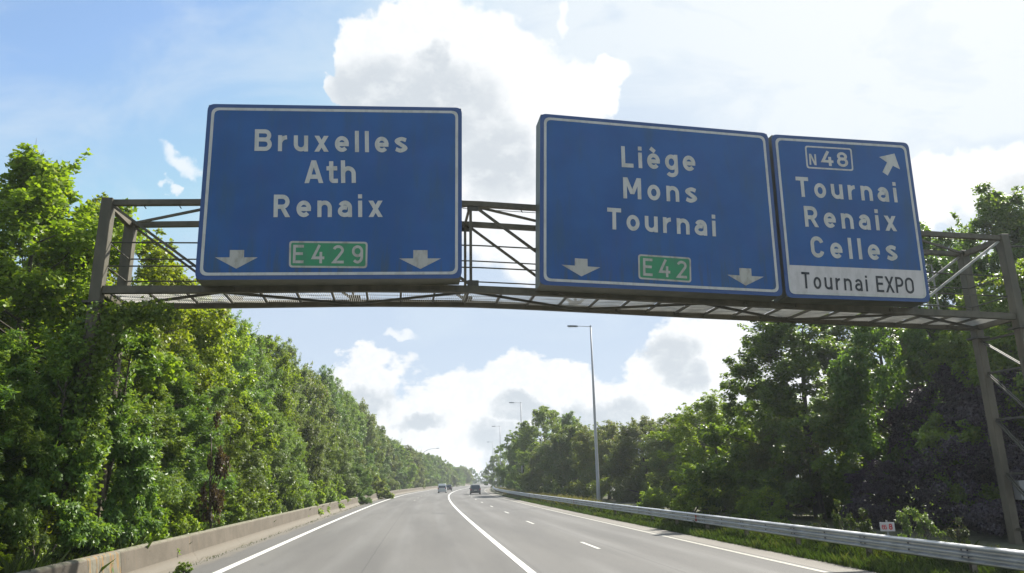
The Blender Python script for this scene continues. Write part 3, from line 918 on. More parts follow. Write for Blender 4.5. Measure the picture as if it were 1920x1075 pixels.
sign([(2.769, .286), (10.001, .50), (9.991, 5.80), (2.723, 5.457)],
     'largest blue sign at left reading Bruxelles, Ath, Renaix over a green E429 plate',
     [('Bruxelles', (4.087, 4.08), (8.397, 4.252), (4.078, 4.743), {}), ('Ath', (5.507, 3.171), (6.942, 3.244), (5.499, 3.863), {}),
      ('Renaix', (4.72, 2.128), (7.736, 2.245), (4.711, 2.793), {})],
     [([(5.211, .691), (7.336, .724), (7.328, 1.494), (5.181, 1.453)], 'E429', (5.307, .815), (7.217, .856), (5.296, 1.345), 'green')],
     [arrow_pts([(3.62, 1.146), (3.997, 1.157), (4.005, .948), (4.366, .958), (3.822, .621), (3.251, .926), (3.629, .937)]),
      arrow_pts([(8.611, 1.29), (9.016, 1.302), (9.019, 1.057), (9.399, 1.067), (8.821, .741), (8.219, 1.034), (8.613, 1.045)])])
sign([(12.264, .362), (19.816, .161), (19.84, 5.53), (12.40, 5.76)],
     'middle blue sign reading Liège, Mons, Tournai over a green E42 plate',
     [('Liège', (14.906, 4.12), (17.296, 4.093), (14.912, 4.81), {}), ('Mons', (14.909, 3.11), (17.269, 3.048), (14.915, 3.79), {}),
      ('Tournai', (14.362, 2.115), (17.795, 1.994), (14.392, 2.793), {})],
     [([(15.253, .599), (16.897, .522), (16.936, 1.30), (15.278, 1.363)], 'E42', (15.40, .705), (16.767, .645), (15.43, 1.245), 'green')],
     [arrow_pts([(13.334, 1.182), (13.717, 1.171), (13.713, .943), (14.099, .925), (13.514, .637), (12.931, .975), (13.327, .957)]),
      arrow_pts([(18.47, 1.017), (18.856, 1.01), (18.849, .774), (19.245, .76), (18.638, .471), (18.065, .798), (18.46, .785)])])


def expo(pl, org, root):
    c = [(20.05, .32), (24.66, .26), (24.66, 1.09), (20.09, 1.155)]
    c = inset([(19.917, .13), (24.804, .069), (24.819, 5.468), (19.994, 5.50)], .19)
    loop = [(20.117, 1.158), (24.617, 1.091)]
    bl, br = c[0], c[1]
    pts = []
    for (p, a_, b_) in ((Vector(bl), Vector((20.117, 1.158)), Vector(br)), (Vector(br), Vector(bl), Vector((24.617, 1.091)))):
        da, db = (a_ - p).normalized(), (b_ - p).normalized()
        for k in range(7):
            t = k / 6; pts.append(tuple((p + da * .16) * (1 - t) ** 2 + p * 2 * t * (1 - t) + (p + db * .16) * t * t))
    pts += [(24.617, 1.091), (20.117, 1.158)]
    slab(pl, org, pts, .007, .012).build('white_panel', MT['panel_white'], root)


sign([(19.93, .13), (24.804, .069), (24.819, 5.468), (19.96, 5.50)],
     'narrow right blue sign reading N48, Tournai, Renaix, Celles above a white panel',
     [('N', (21.17, 4.506), (21.465, 4.493), (21.194, 4.883), {'w': .17}), ('4', (21.60, 4.50), (22.02, 4.493), (21.619, 5.005), {'w': .17, 'kx': 1.16}), ('8', (22.14, 4.49), (22.56, 4.484), (22.17, 4.997), {'w': .17, 'kx': 1.16}),
      ('Tournai', (20.619, 3.402), (24.118, 3.348), (20.663, 4.075), {}), ('Renaix', (20.792, 2.415), (23.965, 2.369), (20.804, 3.101), {}),
      ('Celles', (20.898, 1.421), (23.85, 1.385), (20.93, 2.111), {}),
      ('Tournai', (20.476, .425), (22.68, .368), (20.495, .945), {'w': .14, 'nar': .82, 'mat': 'ink'}),
      ('EXPO', (22.98, .36), (24.273, .325), (22.98, .88), {'w': .14, 'nar': .88, 'mat': 'ink'})],
     [([(21.061, 4.382), (22.691, 4.363), (22.717, 5.15), (21.074, 5.16)], None, None, None, None, None)],
     [[(23.681, 4.903), (23.939, 4.726), (23.726, 4.381), (23.898, 4.27), (24.13, 4.62), (24.368, 4.51), (24.246, 5.052)]], extra=expo)


# ------------------------------------------------------------------ lamps
def make_lamp():
    r = empty('street_lamp', (0, 0, 0))
    m_ = MB(); zs = [0, .25, 1.9, 1.92, 6, 11, 17.2]; rs = [.19, .19, .175, .165, .145, .115, .075]
    m_.tube([(0, 0, z) for z in zs], rs, 12); m_.build('pole', MT['lamp_pole'], r, smooth=True)
    m_ = MB(); m_.tube([(0, 0, 17.15), (0, 0, 17.32)], .085, 10); m_.build('pole_cap', MT['lamp_pole'], r)
    m_ = MB(); m_.tube([(0, 0, 17.2), (-.5, 0, 17.24), (-1.4, 0, 17.28)], .032, 8); m_.build('arm', MT['lamp_pole'], r)
    m_ = MB()
    prof = [(-1.3, .07, 17.25, .06), (-1.5, .16, 17.26, .07), (-2.0, .17, 17.28, .07), (-2.35, .11, 17.29, .05)]
    vs = []
    for (x, hw, z, t_) in prof: vs += [(x, -hw, z - t_), (x, hw, z - t_), (x, hw * .7, z + t_), (x, -hw * .7, z + t_)]
    fs = [(0, 1, 2, 3), (15, 14, 13, 12)]
    for i in range(3):
        for k in range(4): fs.append((i * 4 + k, i * 4 + 4 + k, i * 4 + 4 + (k + 1) % 4, i * 4 + (k + 1) % 4))
    m_.add(vs, fs); ln = m_.build('lantern', MT['lantern'], r)
    m_ = MB(); m_.box((-1.95, 0, 17.195), (.6, .24, .02)); m_.build('lens', MT['lens'], ln)
    m_ = MB(); m_.box((-.168, 0, 1.2), (.02, .12, .5)); m_.build('access_door', MT['lamp_pole'], r)
    return r


lamp = make_lamp()
props(lamp, 'tall grey street lamp nearest the camera, behind the guardrail right of centre', 'street lamp', 'street lamps on the right verge')
LP = [(7.85, 72.5, 'x'), (1.3, 147, 'second grey street lamp, its top rising over the round tree'), (-4.2, 212, 'third grey street lamp, standing at the far end of the guardrail'),
      (-8.9, 300, 'farthest small grey street lamp beside the distant right trees')]
for i, (x, y, lb) in enumerate(LP):
    rz = math.atan(-cs(y)) * .0 + .06
    if i == 0: lamp.location = (x, y, 0); lamp.rotation_euler = (0, 0, rz)
    else: copy_tree(lamp, (x, y, 0), rz, None, lb)


def make_curved():
    r = empty('curved_street_lamp', (0, 0, 0))
    m_ = MB(); m_.tube([(0, 0, 0), (0, 0, 6), (0, 0, 10)], [.13, .11, .09], 10); m_.build('pole', MT['lamp_pole'], r)
    m_ = MB(); m_.tube([(0, 0, 10), (.1, 0, 10.7), (.5, 0, 11.3), (1.3, 0, 11.8), (2.6, 0, 12.15), (4.2, 0, 12.3)], [.09, .085, .08, .07, .06, .05], 8); m_.build('curved_arm', MT['lamp_pole'], r)
    m_ = MB(); m_.box((4.6, 0, 12.3), (.9, .3, .16)); m_.build('lantern', MT['lantern'], r, bev=.03)
    return r


cl = make_curved(); cl.location = (-28.6, 232, 0)
props(cl, 'slim lamp with a long curved arm reaching right over the left trees', 'street lamp')


# ------------------------------------------------------------------ marker post
mk = empty('distance_marker', (11.06, 23.0, 0.0), -.35, 'small white distance marker with red numbers behind the guardrail', 'marker sign')
m_ = MB(); m_.beam((0, .03, 0), (0, .03, 1.02), .05, .04); m_.build('post', MT['grey_box'], mk)
m_ = MB(); m_.box((0, -.01, .84), (.40, .02, .26)); m_.build('plate', MT['panel_white'], mk, bev=.006)
class PM:
    def __call__(s, u, v, lift=0): return Vector((u, -.0205 - lift, v))
pmk = PM()
for txt, s_, e_, t_, w_ in (('66', (-.15, .765), (-.01, .765), (-.15, .90), .17), ('8', (.035, .755), (.155, .755), (.035, .93), .2)):
    o_ = text_mesh(pmk, Vector((0, 0, 0)), txt, s_, e_, t_, w=w_, lift=.003).build('lettering', MT['red_ink'], mk)


# ------------------------------------------------------------------ vehicles (seen from behind, driving away along +Y)
def vehicle(name, L, W, Hh, paintm, prof, label, cat, loc, rz, boxy=1.0):
    r = empty(name, loc, rz, label, cat, 'vehicles driving away')
    # body: outline (y, z) lofted across with tumblehome
    m_ = MB(); n = len(prof)
    xs = [(-.5, .90), (-.47, 1), (.47, 1), (.5, .90)]
    for (fx, sc) in xs:
        for (yy, zz) in prof:
            tum = 1 - max(0, (zz / Hh) - .52) * .34 * boxy
            k = 1 if abs(fx) < .49 else .985
            m_.v.append((fx * W * tum, (yy - .5) * L * k, zz * (1 if abs(fx) < .49 else .985)))
    for i in range(3):
        for j in range(n):
            a_, b_ = i * n + j, i * n + (j + 1) % n; m_.f.append((a_, b_, b_ + n, a_ + n))
    m_.f.append(tuple(range(n - 1, -1, -1))); m_.f.append(tuple(range(3 * n, 4 * n)))
    m_.build('body', paintm, r)
    yb = -.5 * L
    tr = 1 - (.80 - .52) * .34 * boxy
    m_ = MB(); m_.add([(-W * .41, yb + .005, Hh * .56), (W * .41, yb + .005, Hh * .56), (W * .36, yb + .10 + .05, Hh * .92), (-W * .36, yb + .15, Hh * .92)], [(0, 1, 2, 3)])
    for v_ in range(4): x, y_, z = m_.v[v_]; m_.v[v_] = (x, y_ - .03, z)
    m_.add([(x, y_ + .03, z) for x, y_, z in m_.v[:4]], [(3, 2, 1, 0)])
    m_.build('rear_window', MT['glass'], r)
    for sx in (-1, 1):
        m_ = MB()
        x0 = sx * (W * .5 * (1 - (.60 - .52) * .34 * boxy) + .006); x1 = sx * (W * .5 * (1 - (.90 - .52) * .34 * boxy) + .006)
        m_.add([(x0, -.42 * L, Hh * .60), (x0, .20 * L, Hh * .60), (x1, .10 * L, Hh * .90), (x1, -.40 * L, Hh * .90)], [(0, 1, 2, 3)]); m_.build('side_window', MT['glass'], r)
        m_ = MB(); m_.box((sx * W * .44, yb - .012, Hh * .50), (W * .09, .04, Hh * .17)); m_.build('tail_light', MT['tail'], r)
        m_ = MB(); m_.box((sx * W * .545, .18 * L, Hh * .60), (.16, .09, .13)); m_.build('mirror', MT['trim'], r)
        for fy in (-.31, .31):
            m_ = MB(); m_.tube([(sx * (W * .5 - .2), fy * L, .32), (sx * (W * .5 + .005), fy * L, .32)], .32, 18)
            wl = m_.build('wheel', MT['rubber'], r)
            m_ = MB(); m_.tube([(sx * (W * .5 + .005), fy * L, .32), (sx * (W * .5 + .014), fy * L, .32)], .2, 12); m_.build('rim', MT['grey_box'], wl)
    m_ = MB(); m_.box((0, yb - .03, .40), (W * .96, .12, .26)); m_.build('rear_bumper', MT['trim'] if name != 'van' else paintm, r, bev=.02)
    m_ = MB(); m_.box((0, yb - .035 if name == 'van' else yb - .03, Hh * .43), (.5, .02, .11)); m_.build('number_plate', MT['plate'], r)
    return r


suv = [(0.0, .35), (.01, 1.0), (.035, 1.58), (.07, 1.68), (.5, 1.72), (.66, 1.62), (.76, 1.10), (.98, .92), (1.0, .45), (.99, .24), (.02, .24)]
van = [(0.0, .30), (.0, 1.0), (.025, 1.78), (.06, 1.86), (.62, 1.86), (.72, 1.70), (.84, 1.05), (.98, .85), (1.0, .40), (.99, .22), (.02, .22)]
hat = [(0.0, .30), (.01, .95), (.08, 1.36), (.14, 1.46), (.5, 1.49), (.62, 1.38), (.76, .96), (.98, .78), (1.0, .40), (.99, .20), (.02, .20)]
def rdir(y): return -math.atan(cs(y)) 
vehicle('car', 4.6, 1.86, 1.72, MT['greycar'], suv, 'dark grey sport utility car with big rear window, alone in the right lanes', 'car', P(4.75, 138), -math.atan(cs(138)) * 1)
vehicle('van', 4.4, 1.80, 1.86, MT['silver'], van, 'small silver van, front vehicle of the pair in the left lanes', 'van', P(-2.0, 163), -math.atan(cs(163)))
vehicle('car', 4.2, 1.78, 1.49, MT['darkcar'], hat, 'dark blue car just ahead of the silver van', 'car', P(-2.3, 200), -math.atan(cs(200)))

# ------------------------------------------------------------------ trees
def leaf_mesh(name, pos, nrm, tan, L, W, tint, mt, fold=.18):
    n = len(pos)
    bit = np.cross(nrm, tan)
    v = np.empty((n, 4, 3), np.float32)
    v[:, 0] = pos; v[:, 1] = pos + tan * (L * .5)[:, None] + bit * (W * .5)[:, None] - nrm * (W * fold)[:, None]
    v[:, 2] = pos + tan * L[:, None]; v[:, 3] = pos + tan * (L * .5)[:, None] - bit * (W * .5)[:, None] - nrm * (W * fold)[:, None]
    me = bpy.data.meshes.new(name)
    me.vertices.add(n * 4); me.vertices.foreach_set('co', v.ravel())
    me.loops.add(n * 4); me.loops.foreach_set('vertex_index', np.arange(n * 4, dtype=np.int32))
    me.polygons.add(n); me.polygons.foreach_set('loop_start', np.arange(0, n * 4, 4, dtype=np.int32))
    me.update(calc_edges=True)
    at = me.attributes.new('tint', 'FLOAT', 'FACE'); at.data.foreach_set('value', tint.astype(np.float32))
    me.materials.append(mt)
    return me


def unit(v): return v / np.maximum(1e-6, np.linalg.norm(v, axis=-1, keepdims=True))


PROT = {}
def proto(key, kind, seed, H, Rr, nleaf, leaf, clump=(.55, 1.1), ncl=70, zlo=.08, prof='round', shoots=0, gap=0.0, mt='maple', trunk=.16, droop=.3, flat=.7):
    rg = np.random.default_rng(seed)
    # crown envelope
    def envr(t):
        if prof == 'round': return np.sin(np.pi * np.clip(.10 + .90 * t, 0, 1)) ** .55
        if prof == 'column': return np.clip(np.minimum(1, (1 - t) * 2.6), 0, 1) ** .6 * (.85 + .15 * np.sin(t * 9))
        if prof == 'bush': return np.clip(1 - t ** 2.2, 0, 1) ** .5
        return np.clip(np.sin(np.pi * np.clip(.2 + .8 * t, 0, 1)), 0, 1) ** .5
    lob = rg.uniform(0, 6.28, 4)
    cen = []; rad = []
    for i in range(ncl):
        t = (i + rg.random()) / ncl
        a_ = rg.uniform(0, 2 * np.pi)
        ir = 1 + .22 * np.sin(2 * a_ + lob[0] + 3 * t) + .16 * np.sin(3 * a_ + lob[1] - 5 * t)
        rr = Rr * envr(t) * ir * (rg.uniform(.35, 1.0) ** .6)
        z = H * (zlo + (1 - zlo - .06) * t)
        cr = rg.uniform(*clump) * (1 - .25 * t)
        cen.append((math.cos(a_) * rr, math.sin(a_) * rr, z + rg.normal(0, .25))); rad.append(cr)
    cen = np.array(cen); rad = np.array(rad)
    if gap: 
        keep = rg.random(ncl) > gap; keep[-6:] = True; cen = cen[keep]; rad = rad[keep]
    # short sprays on each clump break up the ball shape
    ns = 7; sc_ = np.repeat(cen, ns, 0); sr = np.repeat(rad, ns)
    dv = unit(rg.normal(size=(len(sc_), 3)) + unit(sc_ - np.array([0, 0, H * .45])) * .8 + np.array([0, 0, .25]))
    scn = sc_ + dv * (sr * rg.uniform(.5, 1.25, len(sc_)))[:, None]
    allc = np.vstack([cen, scn]); allr = np.concatenate([rad * .8, sr * rg.uniform(.22, .45, len(sr))])
    wgt = allr ** 2; wgt /= wgt.sum()
    idx = rg.choice(len(allc), nleaf, p=wgt)
    dirs = unit(rg.normal(size=(nleaf, 3)) + np.array([0, 0, .15]))
    rr = rg.uniform(.25, 1, nleaf) ** .55
    pos = allc[idx] + dirs * (allr[idx] * rr)[:, None] * np.array([1, 1, flat])
    tint = np.clip(.35 + .32 * rg.normal(size=nleaf) * .6 + .25 * (rg.random(len(allc))[idx] - .5) + .25 * (pos[:, 2] / H - .4), 0, 1)
    extra_p = []; 
    if shoots:
        for i in range(shoots):
            a_ = rg.uniform(0, 6.28); t = rg.uniform(.35, 1.0)
            r0 = Rr * envr(np.array(min(t, .96))) * rg.uniform(.3, .95)
            base_ = np.array([math.cos(a_) * r0, math.sin(a_) * r0, H * (zlo + (1 - zlo - .08) * t)])
            dr = unit(np.array([math.cos(a_) * .45, math.sin(a_) * .45, 1.0]) + rg.normal(0, .15, 3))
            ln = rg.uniform(.6, 1.5); k = int(nleaf * .0011)
            tt = rg.random(k)
            pp = base_ + dr * (tt * ln)[:, None] + rg.normal(0, .10, (k, 3)) * (1.15 - tt)[:, None]
            extra_p.append(pp)
        ep = np.vstack(extra_p); pos = np.vstack([pos, ep]); tint = np.concatenate([tint, np.clip(.55 + .2 * rg.normal(size=len(ep)), 0, 1)])
        dirs = np.vstack([dirs, unit(rg.normal(size=(len(ep), 3)))])
    n = len(pos); ok = pos[:, 2] > .05; pos = pos[ok]; dirs = dirs[ok]; tint = tint[ok]; n = len(pos)
    outw = unit(pos - np.array([0, 0, H * .4]))
    nrm = unit(outw * .35 + dirs * .35 + np.array([0, 0, .55]) + rg.normal(size=(n, 3)) * .42)
    tn = unit(rg.normal(size=(n, 3)) + outw * .7 - np.array([0, 0, droop])); tn = unit(tn - nrm * np.sum(tn * nrm, 1)[:, None])
    L = leaf[0] * rg.uniform(.65, 1.3, n); W = leaf[1] * rg.uniform(.7, 1.25, n)
    me = leaf_mesh(key + '_crown', pos, nrm, tn, L, W, tint, LEAF[mt])
    # trunk and limbs
    m_ = MB(); pts = []; rs = []
    bx_, by_ = rg.uniform(-.5, .5, 2)
    for k in range(7):
        t = k / 6; pts.append((bx_ * t * t + .12 * math.sin(5 * t + lob[2]), by_ * t * t + .12 * math.sin(4 * t + lob[3]), H * .86 * t)); rs.append(trunk * (1 - t) ** .8 + .025)
    rs[0] *= 1.35
    m_.tube(pts, rs, 8)
    order = rg.permutation(len(cen))[:34]
    for i in order:
        c_ = cen[i]; zt_ = max(H * .08, c_[2] - rg.uniform(.25, .5) * (math.hypot(c_[0], c_[1]) + .8)); t = min(1, zt_ / (H * .86))
        k = t * 6; k0 = int(min(5, k)); f = k - k0
        p0 = np.array(pts[k0]) * (1 - f) + np.array(pts[k0 + 1]) * f
        mid = p0 * .5 + c_ * .5 + np.array([0, 0, .15]) + rg.normal(0, .12, 3)
        r0 = max(.02, trunk * .42 * (1 - t * .6))
        m_.tube([p0, mid, c_], [r0, r0 * .6, .012], 5, cap=False)
    tm = m_.mesh(key + '_trunk', True); tm.materials.append(MT['bark'])
    PROT.setdefault(kind, []).append((tm, me, H, Rr))


proto('maple_a', 'maple', 1, 13, 4.3, 60000, (.185, .15), (.7, 1.25), 95, .06, 'round', 26, 0, 'maple')
proto('maple_b', 'maple', 2, 13, 4.3, 60000, (.175, .14), (.7, 1.2), 95, .10, 'round', 30, 0, 'maple')
proto('ash_a', 'ash', 3, 10, 3.0, 62000, (.20, .072), (.55, 1.0), 85, .03, 'bush', 45, 0, 'ash', .11, .6)
proto('ash_b', 'ash', 4, 10, 3.1, 62000, (.19, .07), (.55, 1.0), 85, .03, 'bush', 50, 0, 'ash', .11, .6)
proto('ashcol', 'ashcol', 21, 8, 1.8, 42000, (.18, .08), (.4, .75), 60, .02, 'column', 30, 0, 'ash', .07, .6)
proto('willow_a', 'willow', 5, 11, 3.0, 64000, (.17, .065), (.5, .95), 90, .03, 'column', 95, 0, 'willow', .11, .2)
proto('willow_b', 'willow', 6, 11, 3.0, 64000, (.17, .065), (.5, .95), 90, .03, 'column', 95, 0, 'willow', .11, .2)
proto('oak_a', 'oak', 7, 12, 4.6, 70000, (.18, .13), (.6, 1.1), 125, .04, 'round', 24, .12, 'oak', .2, .2)
proto('oak_b', 'oak', 8, 12, 4.6, 80000, (.18, .13), (.65, 1.15), 125, .03, 'bush', 30, .04, 'oak', .2, .2)
proto('plum_a', 'plum', 9, 8, 3.6, 52000, (.15, .10), (.6, 1.1), 75, .03, 'bush', 14, 0, 'plum', .14, .3)
proto('haw_a', 'haw', 10, 8, 4.0, 85000, (.16, .105), (.75, 1.3), 110, .03, 'bush', 60, 0, 'haw', .14, .3)
proto('haw_b', 'haw', 11, 8, 4.0, 85000, (.16, .105), (.75, 1.3), 110, .03, 'bush', 60, 0, 'haw', .14, .3)
proto('brown_a', 'brown', 12, 1.6, .35, 1800, (.10, .05), (.12, .2), 12, .3, 'column', 4, 0, 'brown', .02, .3)
proto('shrub_a', 'shrub', 13, 2.2, 1.5, 13000, (.15, .09), (.3, .55), 34, .03, 'bush', 12, 0, 'maple', .04, .4)
proto('weed_a', 'weed', 14, 1.2, .6, 2600, (.12, .05), (.12, .25), 16, .03, 'bush', 10, 0, 'grass', .015, .3)
proto('weed_b', 'weed', 16, 1.2, .5, 2200, (.11, .04), (.10, .22), 14, .03, 'column', 14, 0, 'willow', .015, .1)

TREEN = dict(ashcol='ash_tree', maple='maple_tree', ash='ash_tree', willow='willow_tree', oak='oak_tree', plum='purple_plum_tree', haw='hawthorn_tree', brown='dead_shrub', shrub='shrub', weed='weed')
CATN = dict(brown='shrub', shrub='shrub', weed='weed')
def tree(kind, x, y, h, r, label, group=None, var=None, rz=None, z=0.0):
    pr = PROT[kind]; i = var if var is not None else random.randrange(len(pr))
    tm, cm, H, Rr = pr[i % len(pr)]
    root = empty(TREEN[kind], (x, y, z), rz if rz is not None else random.uniform(0, 6.28), label, CATN.get(kind, 'tree'), group)
    root.scale = (r / Rr, r / Rr, h / H)
    a_ = bpy.data.objects.new('trunk' if kind not in ('weed', 'shrub', 'brown') else 'stem', tm); C.objects.link(a_); a_.parent = root
    b_ = bpy.data.objects.new('crown' if kind not in ('weed', 'shrub', 'brown') else 'foliage', cm); C.objects.link(b_); b_.parent = root
    return root


ORD = ['first', 'second', 'third', 'fourth', 'fifth', 'sixth', 'seventh', 'eighth', 'ninth', 'tenth', 'eleventh', 'twelfth', 'thirteenth', 'fourteenth', 'fifteenth', 'sixteenth',
       'seventeenth', 'eighteenth', 'nineteenth', 'twentieth']
LOOK = dict(maple='broad yellow-green tree', ash='dense mid-green leafy tree', willow='upright grey-green tree with wispy shoots', oak='loose dark green tree', haw='rounded brownish-green tree', plum='dark purple-leaved tree')
# --- left: tall back row and leafy front row behind the concrete barrier
LB = [(24.5, 'maple', 14.2, 4.4, -17.0), (29.5, 'maple', 14.2, 4.2, -16.9), (22, 'maple', 14.0, 4.4, -20.8), (35, 'maple', 13.8, 3.8, -16.2), (41, 'maple', 13.2, 3.5, -16.0), (33, 'oak', 15.2, 4.4, -21.5),
      (47, 'willow', 13.5, 3.2, -16.2), (53, 'willow', 14.0, 3.0, -16.2), (59, 'maple', 14.4, 3.5, -16.4), (65, 'willow', 15.0, 3.0, -16.4), (71, 'willow', 15.5, 2.8, -16.4),
      (79, 'haw', 14.4, 4.1, -16.8), (87, 'haw', 14.4, 3.9, -16.6), (96, 'willow', 17.2, 3.2, -16.4), (104, 'willow', 16.1, 3.5, -16.0), (113, 'ash', 15.8, 4.1, -16.4), (122, 'willow', 16.3, 3.7, -16.4),
      (131, 'haw', 16.1, 4.3, -16.6), (141, 'willow', 15.4, 3.7, -16.4), (152, 'ash', 14.0, 4.1, -16.4), (163, 'haw', 13.6, 4.5, -16.4), (175, 'ash', 12.7, 4.3, -16.2)]
for i, (Y, k, h, r, off) in enumerate(LB):
    o_ = ORD[i] if i < 20 else ('twenty-first', 'twenty-second')[i - 20]
    tree(k, cx(Y) + off, Y, h, r, f'{LOOK[k]}, {o_} in the tall back row left of the road', 'tall trees of the left back row', i)
for i, (x, y, h) in enumerate([(-24, 28, 13), (-26, 38, 14), (-24, 48, 14)]): tree('oak', x, y, h, 5, f'{ORD[i]} dark tree in the third row behind the leftmost trees', 'trees behind the left back row', i)
LF = [(13.5, 'ash', 7.5, 2.6, -15.2), (16.5, 'ash', 6.6, 2.3, -14.6), (19.5, 'ash', 6.4, 1.9, -14.2), (23.0, 'ash', 6.6, 2.3, -13.9), (26.5, 'ash', 7.2, 2.5, -14.0), (30, 'ash', 7.6, 2.6, -13.9), (34, 'willow', 8.0, 2.4, -13.8),
      (38, 'ash', 7.6, 2.5, -13.9), (42.5, 'maple', 7.5, 2.6, -13.8), (47, 'ash', 7.4, 2.4, -13.8), (52, 'willow', 7.8, 2.3, -13.7), (57, 'ash', 7.4, 2.5, -13.8), (62.5, 'haw', 7.8, 2.6, -13.8),
      (68, 'willow', 8.4, 2.5, -13.8), (74, 'ash', 8, 2.6, -13.7), (81, 'willow', 8.6, 2.7, -13.2), (93, 'willow', 8, 2.6, -14), (100, 'ash', 8, 2.8, -14), (108, 'haw', 8, 3, -14)]
for i, (Y, k, h, r, off) in enumerate(LF):
    tree(k, cx(Y) + off, Y, h, r, f'{LOOK[k]}, {ORD[i]} in the low front row behind the barrier', 'low trees of the left front row', i)
tree('ash', cx(88) - 11.0, 88, 4.2, 1.9, 'green bush bulging over the gap in the concrete barrier', None, 0)
tree('shrub', cx(113) - 11.3, 113, 3.0, 2.6, 'low bright yellow-green bush leaning over the far barrier', None, 0)
tree('brown', -11.55, 29.0, 4.6, .34, 'thin rust-brown dead sapling standing behind the left barrier', None, 0, 1.0)
for i, (Y, off, h, r) in enumerate([(16.0, -12.2, 1.3, .9), (18.6, -12.4, 1.9, 1.1), (21.5, -12.0, 1.5, 1.0), (24.4, -12.1, 2.2, 1.2), (27.6, -12.1, 1.7, 1.1), (31.0, -12.2, 2.2, 1.3), (35.0, -12.2, 1.9, 1.2), (39.4, -12.2, 2.1, 1.3),
                                   (44, -12.2, 2.0, 1.3), (49, -12.1, 2.2, 1.4), (54.5, -12.1, 2.2, 1.4), (60.5, -12.1, 2.3, 1.4), (67, -12.1, 2.3, 1.5), (74.5, -12.1, 2.4, 1.6)]):
    tree('shrub', cx(Y) + off, Y, h, r, f'{ORD[i]} low leafy shrub from the camera behind the concrete barrier', 'shrubs along the concrete barrier', 0)
for i, (X_, Y, h) in enumerate([(-10.95, 17.4, 1.5), (-11.1, 18.3, 1.3), (-11.0, 15.4, 1.2)]):
    tree('weed', X_, Y, h, .35, ['pale seeding weed just behind the stained barrier end', 'pale seeding weed right of the stained barrier end', 'pale weed nearest the camera behind the left barrier'][i], 'weeds behind the barrier', 1)
tree('ashcol', -11.75, 19.2, 6.7, 1.25, 'narrow leafy tree wrapped round the front left gantry leg', None, 0)
tree('ashcol', -11.7, 21.4, 7.3, 1.35, 'narrow leafy tree wrapped round the rear left gantry leg', None, 0)
tree('ash', -12.9, 17.3, 5.6, 1.5, 'small leafy tree just before the left gantry leg', None, 0)
# ivy on the left gantry leg
IV = empty('ivy', (-11.45, 19.5, 0), 0, 'dark ivy climbing the left gantry leg to the walkway', 'climbing plant')
rg = np.random.default_rng(77); n = 5200
tz = rg.random(n); hz = .5 + tz * 6.7; 
ang = rg.uniform(0, 6.28, n); rr_ = .22 + rg.random(n) * (.25 + .45 * np.exp(-((hz - 6.9) / .5) ** 2) + .3 * np.exp(-((hz - 3.5) / 1.8) ** 2))
pos = np.stack([np.cos(ang) * rr_, np.sin(ang) * rr_, hz], 1)
k = 1500; pos2 = np.stack([.1 + rg.random(k) * 1.7, .2 + rg.random(k) * 1.2, 7.15 + rg.normal(0, .16, k)], 1); pos = np.vstack([pos, pos2])
vis = (pos[:, 2] < 5.2) | (pos[:, 0] > .05) | (pos[:, 1] > .15); pos = pos[vis]; n = len(pos)
nr = unit(rg.normal(size=(n, 3)) + np.array([0, -.4, .4])); tn = unit(rg.normal(size=(n, 3)) - np.array([0, 0, .5])); tn = unit(tn - nr * np.sum(tn * nr, 1)[:, None])
link('foliage', leaf_mesh('ivy_foliage', pos, nr, tn, .13 * rg.uniform(.7, 1.3, n), .10 * rg.uniform(.7, 1.3, n), np.clip(.3 + .2 * rg.normal(size=n), 0, 1), LEAF['ash']), IV)
m_ = MB()
for k in range(4):
    a_ = k * 1.5; m_.tube([(.2 * math.cos(a_ + j * .5), .2 * math.sin(a_ + j * .5), .2 + j * 1.1) for j in range(7)], .02, 5)
m_.build('stem', MT['bark'], IV)
# bare twig above the first maple
m_ = MB(); bt = Vector((0, 0, 0)); m_.tube([(0, 0, 0), (.05, 0, .9), (.0, 0, 2.0)], [.02, .013, .004], 5); m_.tube([(.04, 0, 1.1), (.35, .1, 1.55)], [.009, .003], 4); m_.tube([(.03, 0, 1.3), (-.1, -.1, 1.6)], [.007, .003], 4)
m_.tube([(.2, .05, 1.32), (.25, .1, 1.6)], [.006, .003], 4)
tw = m_.build('bare_branch', MT['bark']); tw.location = (-17.0, 24.0, 12.6)
props(tw, 'leafless grey branch sticking up over the leftmost tree', 'branch')

